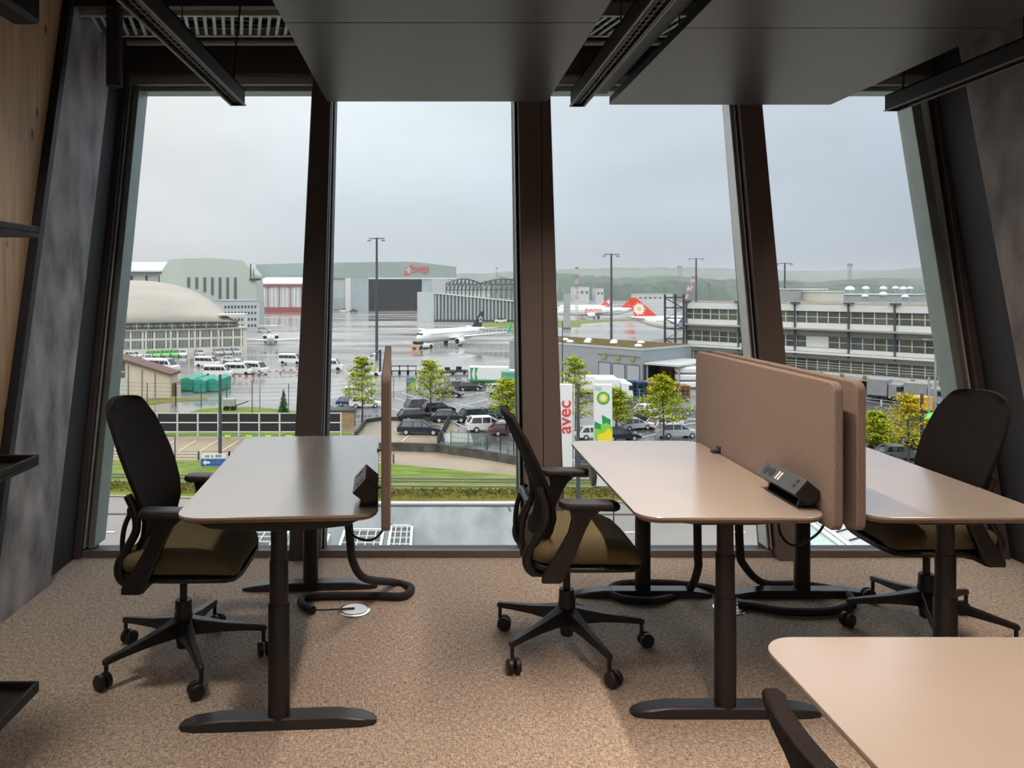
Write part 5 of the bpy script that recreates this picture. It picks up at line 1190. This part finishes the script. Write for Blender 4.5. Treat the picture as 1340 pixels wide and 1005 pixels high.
railing('security_fence','tall thin wire fence around the minibus lot',[(120,527),(230,531),(330,532),(425,530),(515,520)],3.3,3.6,postm,5,r=.035)
railing('security_fence','wire fence between the wet apron and the car park, second window',[(515,514),(612,503),(640,500)],2.4,2.8,postm,5,r=.03)
railing('mesh_fence','green mesh fence along the retaining wall',[(590,588),(636,594)],2.0,1.6,mat('mesh_green',(.03,.16,.09),.5,noise=.1),3,pickets=.16)
railing('mesh_fence','dark picket fence right of the green mesh fence',[(638,595),(690,602)],2.0,1.4,steeld,3,pickets=.22)
railing('guard_rail','dark slanting railing at the end of the beige strip',[(573,586),(588,556)],1.3,1.6,steeld,4,r=.06)
railing('picket_fence','low wire fence in front of the pallets, third window',[(812,524),(912,524)],1.8,2.4,postl,3,r=.03)
def wallseg(name,label,pts,h0,h1,th,m):
    P=[G(*p) for p in pts]; q=MB()
    for a,b in zip(P,P[1:]):
        n=(b-a).normalized(); n=Vector((-n.y,n.x,0))*th; up=Vector((0,0,h0)); q.hexa([a,b,b+n,a+n],[a+up,b+up,b+n+up,a+n+up])
    return tag(q.build(name,m),label,'wall')
wallm=mat('mossy_dark_wall',(.12,.115,.10),.9,noise=.7,nscale=.9,col2=(.035,.035,.03))
wallseg('retaining_wall','dark mossy retaining wall behind the paved path',[(480,592),(520,591),(575,593),(640,603),(690,612),(800,626)],.95,1,.35,wallm)
wallseg('parapet_wall','low black wall at the back edge of the beige strip',[(467,571),(480,554),(500,551),(575,552)],.55,1,.3,steeld)
q=G(612,584); t=thing('concrete_ramp','pale concrete slab beside the green mesh fence','ramp',q,0); MB().box((-2.6,0,0),(.6,5,.5)).build('slab',conc,t,bevel=.05); MB().box((-2.7,-.1,.5),(-2.55,5,.9)).build('edge_kerb',steeld,t)
t=thing('utility_cabinet','small brown timber hut at the end of the noise barrier','hut',G(451,558)); MB().box((-1.6,0,0),(1.2,2,1.9)).build('body',mat('hut_timber',(.42,.30,.16),.7,noise=.3,nscale=2),t); MB().box((-1.8,-.2,1.9),(1.4,2.2,2.05)).build('roof',steeld,t)
t=thing('info_board','small turquoise board behind the second window trees','board',G(538,511)); MB().box((-.8,0,0),(.8,.2,2.2)).build('panel',mat('board_turquoise',(.08,.35,.38),.5,noise=.4,nscale=2),t); MB().box((-.2,-.03,.3),(.7,0,1.3)).build('yellow_field',mat('board_yellow',(.55,.55,.1),.5,noise=.1),t)
# striped barrier by the minibuses
t=thing('striped_barrier','red and white striped barrier along the front of the minibuses','barrier',G(282,497))
for i in range(12): MB().box((i*.62,i*-.0,.55),(i*.62+.6,.12,.85)).build('board',rw[0] if i%2 else wband,t)
for x in (.2,3.6,7.2): MB().box((x,0,0),(x+.12,.12,.55)).build('foot',steeld,t)
t=thing('striped_barrier','red and white striped barrier stretching towards the first mullion','barrier',G(336,492))
for i in range(14): MB().box((i*.62,i*.55,.55),(i*.62+.6,i*.55+.12,.8)).build('board',rw[0] if i%2 else wband,t)
for x in (.2,4,8): MB().box((x,x*.88,0),(x+.12,x*.88+.12,.55)).build('foot',steeld,t)
# shed, containers, crates
t=thing('shed','cream shed with sloping brown roof behind the left chair','building',(0,122,GZ)); X=lambda px:(px-PX)/F*122; Z=lambda py:hz(py,122)
MB().prism([(X(110),0),(X(110),Z(478)),(X(150),Z(468)),(X(222),Z(490)),(X(222),0)],0,4,'y').build('wall',mat('shed_cream',(.62,.55,.42),.7,noise=.1,nscale=.6),t)
MB().prism([(X(108),Z(479.5)),(X(150),Z(469)),(X(225),Z(491.5)),(X(225),Z(489)),(X(150),Z(465.5)),(X(108),Z(476))],-.5,4.3,'y').build('roof',mat('shed_roof_brown',(.16,.09,.07),.7,noise=.3),t)
for px in (146,155.5): 
    w=MB().box((X(px),-.1,Z(494)),(X(px+8),.05,Z(473))).build('window',winm,t); MB().box((X(px),-.14,Z(487)),(X(px+8),-.05,Z(486))).build('glazing_bar',creamb,w)
MB().box((X(110),-.06,0),(X(167),.02,Z(496))).build('lower_panel',mat('shed_lower_grey',(.55,.55,.50),.7,noise=.1),t)
for px in (168,186,203): MB().box((X(px)-.07,-.1,0),(X(px)+.07,.02,Z(478+(px-168)*.3))).build('cover_strip',mat('strip_brown',(.25,.17,.12),.7,noise=.1),t)
gm=mat('green_tarpaulin',(.04,.36,.25),.5,noise=.35,nscale=1.2)
for i,(px,py) in enumerate(((237,512),(253.5,514),(270.5,513))):
    t=thing('covered_container',['green tarpaulin container nearest the brown crates','green tarpaulin container in the middle of three','green tarpaulin container farthest right of the three'][i],'container',G(px,py),R(-6),'green covered containers')
    MB().loft([[(-.1,0,0),(2.0,0,0),(2.0,0,2.0),(1.0,0,2.4),(-.1,0,2.1)],[(-.1,6,0),(2.0,6,0),(2.0,6,2.1),(1.0,6,2.5),(-.1,6,2.2)]]).build('cover',gm,t,bevel=.1); MB().box((0,-.05,0),(1.95,.0,.2)).build('skid',steeld,t)
for i,(px,py,h_,m_) in enumerate(((184,519,4,redbrown),(196,519,3,palb),(206,519,6,palm),(217,518.5,9,palm))): pallets(px,py,1,h_,1.35,m_,['low rust-red crate stack against the shed','low blue crate stack against the shed','brown crate stack between the blue one and the green containers','tallest brown crate stack beside the green containers'][i],group='crates by the shed')
# trucks and ground vehicles
def truck(px,py,Ln,label,deg,cabm,boxm,flash=None):
    t=thing('truck',label,'truck',G(px,py),R(deg)); MB().box((0,-1.25,.9),(Ln,1.25,3.4)).build('cargo_box',boxm,t,bevel=.06)
    MB().loft([[(Ln+.15,-1.2,.6),(Ln+.15,1.2,.6),(Ln+.15,1.2,2.9),(Ln+.15,-1.2,2.9)],[(Ln+2,-1.2,.6),(Ln+2,1.2,.6),(Ln+1.8,1.15,2.8),(Ln+1.8,-1.15,2.8)]]).build('cab',cabm,t,bevel=.08)
    MB().box((Ln+1.3,-1.23,1.8),(Ln+1.95,1.23,2.5)).build('cab_window',cargl,t); MB().box((0,-.9,.5),(Ln+1.8,.9,.9)).build('chassis',steeld,t)
    for x in (1.2,2.4,Ln+.9):
        for s in (-1,1): MB().cyl((x,s*.95,.5),(x,s*1.22,.5),.5,n=14).build('wheel',tyre,t)
    if flash:
        for k,x in enumerate((.3,1.1)): MB().prism([(x,1.0),(x+.55,1.0),(x+.2,2.2),(x+.55,3.3),(x,3.3)],-1.29,-1.25,'y').build('colour_flash',flash,t)
        MB().box((0,-1.28,.9),(Ln,-1.25,1.2)).build('stripe',flash,t)
truck(614,504,7.0,'white truck with green flashes at its left end, behind the bushes',-7,airwhite,airwhite,mat('truck_green',(.05,.35,.12),.4,noise=.05))
truck(656,512,4.0,'green and white truck next to the middle mullion',-7,airwhite,mat('truck_green_grey',(.12,.35,.25),.4,noise=.1))
truck(738,519,8,'long white truck half hidden behind the young tree, third window',-4,airwhite,airwhite)
truck(779,524,3.6,'second white truck, near the sunburst pylon',-4,airwhite,airwhite)
tgrey=mat('truck_grey',(.30,.31,.32),.5,noise=.2,nscale=.8)
truck(1138,523,2.8,'grey box truck under the terminal canopy beside the outer felt screen',-48,tgrey,tgrey)
truck(1186,529,3.0,'second grey box truck under the terminal canopy, further right',-48,tgrey,tgrey)
railing('guard_rail','pale double guard rail in front of the grey trucks, right window',[(1126,528),(1182,536)],1.0,3.0,wband,2,r=.05)
railing('guard_rail','pale guard rail left of the right chair back, right window',[(1208,533),(1262,541)],1.0,3.0,wband,2,r=.05)
for i,px in enumerate((518,529,540)):
    t=thing('baggage_trailer',['dark baggage trailer nearest the felt screen','middle dark baggage trailer on the apron','rightmost dark baggage trailer of the three'][i],'trailer',G(px,489),0,'baggage trailers')
    MB().box((-1.1,-.6,.5),(.9,.6,.65)).build('deck',steeld,t); MB().box((-1.1,-.6,1.5),(.9,.6,1.65)).build('canopy',steeld,t)
    for x in (-.9,.7): MB().cyl((x,-.5,.22),(x,.5,.22),.22,n=10).build('wheel',tyre,t); MB().box((x-.04,-.5,.6),(x+.04,.5,1.6)).build('frame',steeld,t)
for i,(px,py) in enumerate(((585,490),(600,489))):
    t=thing('baggage_tractor',['left small dark tractor on the wet apron','right small dark tractor on the wet apron'][i],'vehicle',G(px,py),0,'small tractors')
    MB().box((-1.8,-.6,.3),(1.8,.6,.8)).build('body',steeld,t,bevel=.05); MB().box((-.5,-.55,.8),(.6,.55,1.5)).build('cab',cargl,t)
    for x in (-1.2,1.2): MB().cyl((x,-.65,.3),(x,.65,.3),.3,n=10).build('wheel',tyre,t)
t=thing('aircraft_stairs','mobile boarding stairs behind the first yellow tree','stairs vehicle',G(455,492),0)
for i in range(12): MB().box((i*.55,0,.8+i*.38),(i*.55+.6,1.6,1.0+i*.38)).build('step',wband if i%2 else steeld,t)
MB().box((0,-.1,.3),(7,1.7,.8)).build('chassis',airwhite,t); MB().box((6.2,0,.8),(6.6,1.6,5.2)).build('support',steeld,t)
for x in (1,5.6): MB().cyl((x,-.15,.35),(x,1.75,.35),.35,n=12).build('wheel',tyre,t)
for i,(px,py,lab) in enumerate(((450,408.5,'tiny white apron vehicle by the hangar side wall'),(463,408.8,'tiny blue apron tractor by the sliding door'),(655,422.5,'small car on the green strip by the ribbed wall'))):
    t=thing('apron_vehicle',lab,'vehicle',G(px,py)); MB().box((-3,-1,.4),(3,1,1.6)).build('body',(airwhite,paint('blue'),airwhite)[i],t,bevel=.1); MB().box((-1.5,-.95,1.6),(1.5,.95,2.4)).build('cab',cargl,t); 
    for x in (-2,2): MB().cyl((x,-1,.4),(x,1,.4),.4,n=10).build('wheel',tyre,t)
for i,(px,py) in enumerate(((782,411),(790,411.3),(799,411),(806,410.6))):
    t=thing('ground_cart',['leftmost pale cart under the lettered jet','second pale cart under the lettered jet','third pale cart under the lettered jet','rightmost pale cart under the lettered jet'][i],'vehicle',G(px,py),0,'carts under the lettered jet'); MB().box((-1.6,-1,.4),(1.6,1,2.6)).build('body',wband,t,bevel=.1); MB().cyl((-1,-1.05,.4),(-1,1.05,.4),.4,n=10).build('wheel',tyre,t); MB().cyl((1,-1.05,.4),(1,1.05,.4),.4,n=10).build('wheel',tyre,t)
t=thing('excavator_cart','small equipment trolley on the lawn by the noise barrier','equipment',G(301,537)); MB().box((-1,-.5,.6),(.8,.5,1.7)).build('tank',mat('grey_tank',(.42,.42,.38),.5,noise=.3),t,bevel=.1); MB().tube([(-.2,0,.3),(1.5,0,.9),(2.6,0,1.3)],.08,6).build('boom',steeld,t); MB().cyl((-.5,-.5,.35),(-.5,.5,.35),.35,n=10).build('wheel',tyre,t); MB().cyl((.5,-.5,.35),(.5,.5,.35),.35,n=10).build('wheel',tyre,t)
q=G(1200,545); t=thing('orange_container','orange tarpaulin box beyond the trees in the right window','container',G(1207,548)); MB().box((-1.5,0,1.0),(1.5,2.0,2.9)).build('cover',mat('orange_tarp',(.85,.38,.03),.5,noise=.25,nscale=.6),t,bevel=.1); MB().box((-1.4,.1,0),(1.4,1.9,1.0)).build('base',steeld,t)
t=thing('parasol','small bright green parasol left of the right chair','parasol',G(1232,575)); MB().lathe([(2.2,2.4),(1.2,2.9),(0,3.3),(0,3.25),(1.2,2.85)],(0,0,0),12).build('canopy',mat('parasol_green',(.10,.65,.10),.5,noise=.1),t); MB().cyl((0,0,0),(0,0,2.9),.04,n=8).build('pole',postl,t)
# ---------------------------------------------------------------- trees
leafm=mat('young_leaf_green',(.50,.52,.02),.9,spec=.1,noise=.5,nscale=.9,col2=(.22,.31,.02)); leafy=mat('yellowing_leaf',(.62,.48,.02),.9,spec=.1,noise=.4,nscale=.9,col2=(.30,.34,.03)); leafd=mat('dark_shrub_leaf',(.10,.20,.03),.7,noise=.5,nscale=1,col2=(.05,.10,.015)); bark=mat('tree_bark',(.09,.07,.05),.8,noise=.4,nscale=3); conm=mat('conifer_green',(.05,.17,.05),.7,noise=.5,nscale=2)
def leaves(q,c,rx,rz,n,s):
    for _ in range(n):
        u=random.gauss(0,.45); v=random.gauss(0,.45); w=random.gauss(0,.42); p=c+Vector((u*rx,v*rx,w*rz))
        a=Vector((random.uniform(-1,1),random.uniform(-1,1),random.uniform(-.5,.5))).normalized()*s*random.uniform(.6,1.3); b=a.cross(Vector((random.uniform(-.4,.4),random.uniform(-.4,.4),1))).normalized()*s*.55
        q.quad(p-a,p-b,p+a,p+b)
def tree(px,py,ytop,wpx,label,m=leafm,seed=0,low=.3,dens=1.0):
    random.seed(seed); p=G(px,py); H=EYE-(ytop-PY)/F*p.y-GZ; Wd=wpx/2/F*p.y; t=thing('young_tree',label,'tree',p,0)
    q=MB(); q.tube([(0,0,0),(.05,0,H*.3),(-.05,.05,H*.6),(0,0,H*.93)],[.13,.1,.07,.02],7)
    nl=9; tips=[]
    for i in range(int(26)):
        z=H*(low+(1-low)*(i/26)**.9*.92); rel=(z/H-low)/(1-low); r=Wd*(1-rel)**.7*(.75+.35*random.random())*(1 if rel>.08 else .75)+.15; an=i*2.4
        tip=Vector((r*math.cos(an),r*math.sin(an),z+r*.25)); q.tube([(0,0,z-r*.15),tuple(tip*.5+Vector((0,0,z*.5-.05))),tuple(tip)],[.04,.03,.012],4); tips.append((tip,r,z))
    q.build('trunk',bark,t)
    q=MB()
    for tip,r,z in tips:
        base=Vector((0,0,z-r*.1))
        for k in range(4): leaves(q,base.lerp(tip,.35+.22*k),.42+.30*r,.16+.07*r,int(34*dens),.17)
    leaves(q,Vector((0,0,H*.95)),.3,.5,25,.12)
    q.build('foliage',m,t)
    return t
tree(474,556,462,50,'young yellow-green tree just left of the felt screen edge',seed=1,low=.30)
tree(563,547,468,56,'young yellow-green tree in the middle of the second window',seed=2,low=.30)
tree(664,572,492,56,'yellow-green tree partly hidden by the middle mullion',seed=3,low=.35)
tree(752,574,461,58,'yellow-green tree between the mullion and the sunburst pylon',seed=4,low=.25)
tree(806,566,505,50,'yellow-green tree right behind the sunburst pylon',seed=7,low=.25)
tree(868,584,486,62,'yellow-green tree in the right part of the third window, before the pallets',leafm,seed=5,low=.32)
tree(1189,610,510,60,'young tree with yellow top in the right window beside the lamp post',leafy,seed=6,low=.25,dens=.6)
tree(1148,592,535,44,'bushy yellow-green tree next to the outer felt screen edge',leafm,seed=8,low=.15)
tree(1222,600,545,40,'yellow-green tree behind the right chair',leafy,seed=9,low=.15)
def shrub(px,py,wpx,hpx,label,m,seed):
    random.seed(seed); p=G(px,py); w=wpx/F*p.y; hh=hpx/F*p.y; t=thing('shrub',label,'shrub',p,0)
    q=MB(); k=max(3,int(w/.9))
    for i in range(k): leaves(q,Vector((-w/2+w*(i+.5)/k,0,hh*.45)),.7,hh*.55,90,.16)
    q.build('foliage',m,t); q=MB()
    for i in range(k): q.tube([(-w/2+w*(i+.5)/k,0,0),(-w/2+w*(i+.5)/k+.1,0,hh*.6)],.04,4)
    q.build('stems',bark,t)
shrub(637,510,50,12,'dark green hedge row in front of the striped truck',leafd,1); shrub(596,508,16,12,'round dark bush left of the hedge row',leafd,2)
shrub(840,530,46,16,'dark green bush row between pylon and pallets',leafd,3); shrub(893,546,44,18,'green bush row below the pallets beside the felt screen',leafd,4)
shrub(1140,578,30,22,'grey-green shrub beside the outer felt screen',leafd,5); shrub(1168,580,30,16,'orange-tinged shrub behind the brownish car',leafy,6); shrub(1204,585,24,22,'yellow-green shrub behind the dark lamp post',leafm,7)
random.seed(11); p=G(371,545); t=thing('conifer','small dark conifer behind the noise barrier','tree',p); q=MB(); Hc=(545-508)/F*p.y
for i in range(40):
    z=.3+(Hc-.3)*i/40; r=1.15*(1-i/41)+.06
    for k in range(14):
        an=random.random()*6.28; c=Vector((0,0,z)); d=Vector((math.cos(an),math.sin(an),-.35))*r; w=Vector((-math.sin(an),math.cos(an),0))*.12; q.quad(c,c+d*.6-w,c+d,c+d*.6+w)
q.build('foliage',conm,t); MB().cyl((0,0,0),(0,0,Hc*.9),.09,.03,8).build('trunk',bark,t)
# ---------------------------------------------------------------- podium roof and canopies just below the window
t=thing('podium_roof','wet grey flat roof with pale edge just below the second window','roof',(0,30,-7))
MB().box((-8.2,-14,-.6),(4.25,0,0)).build('roof_deck',wetmat('wet_roof',(.13,.145,.145),(.26,.275,.27),.9,.32,.6,(1,.3,1),.1,.5),t)
MB().box((-8.3,-.08,-.6),(4.3,.1,.07)).build('parapet',mat('parapet_white',(.72,.71,.68),.5,noise=.05),t)
MB().box((-8.3,-.35,0),(4.3,-.14,.03)).build('gutter_strip',steeld,t)
for x in (-3.4,3.1,3.7): MB().box((x,-1.0,.0),(x+.05,-.2,.05)).build('gutter_bracket',steeld,t)
MB().box((-8.1,-14,-8.8),(4.2,-.3,-.6)).build('podium_wall',conc,t)
def skylight(x0,x1,y0,y1,label,n=4,m=6):
    t=thing('roof_skylight',label,'skylight',(x0,y0,-6.99)); w=x1-x0; d=y1-y0
    MB().box((.02,.02,0),(w-.02,d-.02,.06)).build('grating',mat('grating_dark',(.07,.08,.08),.5,noise=.4,nscale=8),t)
    q=MB(); 
    for lo,hi in (((0,0,0),(w,.08,.14)),((0,d-.08,0),(w,d,.14)),((0,0,0),(.08,d,.14)),((w-.08,0,0),(w,d,.14))): q.box(lo,hi)
    q.build('frame',wband,t); q=MB()
    for i in range(1,n): q.box((w*i/n-.015,.05,.06),(w*i/n+.015,d-.05,.1))
    for i in range(1,m): q.box((.05,d*i/m-.015,.06),(w-.05,d*i/m+.015,.1))
    q.build('bars',wband,t)
skylight(-1.32,-.52,23.2,26.9,'framed roof grating just right of the power cord, through the second window',4,6)
skylight(-2.9,-1.5,23.2,26.5,'framed roof grating seen behind the hanging cable sleeve',5,5)
skylight(-4.4,-3.3,23.2,26.0,'pale framed roof grating under the left desk',3,3)
skylight(-6.0,-4.75,23.2,26.3,'pale framed roof grating seen beyond the left chair seat',3,6)
t=thing('glass_canopy','sloping white and green glass canopy below the right felt screens','canopy',(0,0,0)); zc_=-6.0
def cp(px,py,z=zc_): return G(px,py,z)
def slab(pts,th,name,m): 
    ps=[cp(*p) for p in pts]; MB().hexa([p-Vector((0,0,th)) for p in ps],ps).build(name,m,t)
slab([(1030,680),(1062,676),(1145,730),(1075,740)],.1,'glass_strip',mat('canopy_glass_green',(.25,.42,.36),.15,noise=.5,nscale=.6,col2=(.6,.66,.62)))
slab([(1062,676),(1200,676),(1300,745),(1150,733)],.1,'roof_panels',mat('canopy_panels',(.55,.54,.52),.5,noise=.12,nscale=.4))
for px in (1052,1062): 
    a=cp(px,677,zc_+.06); b=cp(px+78,735,zc_+.06); MB().tube([a,b],.07,6).build('white_bar',wband,t)
for i in range(5):
    a=cp(1078+i*17,685+i*11,zc_+.02); b=cp(1078+i*17+60,685+i*11-17,zc_+.02); MB().tube([a,b],.03,5).build('joint_bar',steeld,t)
for px,py in ((1080,700),(1200,690)): a=cp(px,py); MB().cyl((a.x,a.y,GZ),(a.x,a.y,zc_-.1),.12,n=10).build('support_column',postl,t)

# ---------------------------------------------------------------- haze, sky, sun, camera
def haze_box(y0,y1,dens,label):
    q=MB(); q.box((-2500,y0,GZ-.5),(3100,y1,75)); m=bpy.data.materials.new('haze'); m.use_nodes=True; nt=m.node_tree; nt.nodes.clear()
    o=nt.nodes.new('ShaderNodeOutputMaterial'); v=nt.nodes.new('ShaderNodeVolumeScatter'); v.inputs['Density'].default_value=dens; v.inputs['Color'].default_value=(.93,.96,1,1); v.inputs['Anisotropy'].default_value=0
    nt.links.new(v.outputs[0],o.inputs['Volume']); ob=q.build('haze',m); tag(ob,label,'haze',None,'structure'); return ob
if HAZE>0: haze_box(150,4150,HAZE,'thin wet haze over the airfield')
w=bpy.data.worlds.new('overcast'); bpy.context.scene.world=w; w.use_nodes=True; nt=w.node_tree; L=nt.links.new; bg=nt.nodes['Background']
tc=nt.nodes.new('ShaderNodeTexCoord'); sp=nt.nodes.new('ShaderNodeSeparateXYZ'); L(tc.outputs['Generated'],sp.inputs[0])
cr=nt.nodes.new('ShaderNodeValToRGB'); L(sp.outputs['Z'],cr.inputs[0]); e=cr.color_ramp.elements; e[0].position=0; e[0].color=(*SKY0,1); e[1].position=.10; e[1].color=(*SKY1,1)
for p_,c_ in ((.25,SKY2),(.6,SKY3)): x=e.new(p_); x.color=(*c_,1)
mp=nt.nodes.new('ShaderNodeMapping'); mp.inputs['Scale'].default_value=(2.2,2.2,6); L(tc.outputs['Generated'],mp.inputs[0])
n=nt.nodes.new('ShaderNodeTexNoise'); n.inputs['Scale'].default_value=1.4; n.inputs['Detail'].default_value=4; L(mp.outputs[0],n.inputs[0])
cl=nt.nodes.new('ShaderNodeMapRange'); cl.inputs[1].default_value=.3; cl.inputs[2].default_value=.7; cl.inputs[3].default_value=.90; cl.inputs[4].default_value=1.07; L(n.outputs[0],cl.inputs[0])
cx_=nt.nodes.new('ShaderNodeValToRGB'); mr=nt.nodes.new('ShaderNodeMapRange'); mr.inputs[1].default_value=-.5; mr.inputs[2].default_value=.6; L(sp.outputs['X'],mr.inputs[0]); L(mr.outputs[0],cx_.inputs[0])
e=cx_.color_ramp.elements; e[0].color=(1.0,.90,.85,1); e[1].color=(.60,.64,.71,1); x=e.new(.35); x.color=(.93,.96,.97,1)
m1=nt.nodes.new('ShaderNodeMix'); m1.data_type='RGBA'; m1.blend_type='MULTIPLY'; m1.inputs[0].default_value=1; L(cr.outputs[0],m1.inputs[6]); L(cx_.outputs[0],m1.inputs[7])
m2=nt.nodes.new('ShaderNodeVectorMath'); m2.operation='SCALE'; L(m1.outputs[2],m2.inputs[0]); L(cl.outputs[0],m2.inputs['Scale']); L(m2.outputs[0],bg.inputs[0]); bg.inputs[1].default_value=SKYS
sd=bpy.data.lights.new('sun','SUN'); sd.energy=SUN; sd.angle=R(50); sd.color=(1,.97,.93); so=bpy.data.objects.new('sun',sd); C.objects.link(so); so.rotation_euler=(R(42),0,R(-12))
cd=bpy.data.cameras.new('camera'); cam=bpy.data.objects.new('camera',cd); C.objects.link(cam); bpy.context.scene.camera=cam
cam.location=(0,0,EYE); cam.rotation_euler=(R(90),0,0); cd.sensor_width=36; cd.lens=F/1340*36; cd.shift_x=(670-PX)/1340; cd.shift_y=-(502.5-PY)/1340; cd.clip_end=9000; cd.clip_start=.05
s=bpy.context.scene; s.view_settings.view_transform='Standard'; s.view_settings.look='None'; s.view_settings.gamma=1; s.view_settings.exposure=EXPO; s.view_settings.use_curve_mapping=False
s.cycles.volume_bounces=0; s.cycles.max_bounces=8; s.cycles.diffuse_bounces=4; s.cycles.glossy_bounces=3; s.cycles.transparent_max_bounces=12; s.cycles.caustics_reflective=False; s.cycles.use_denoising=True
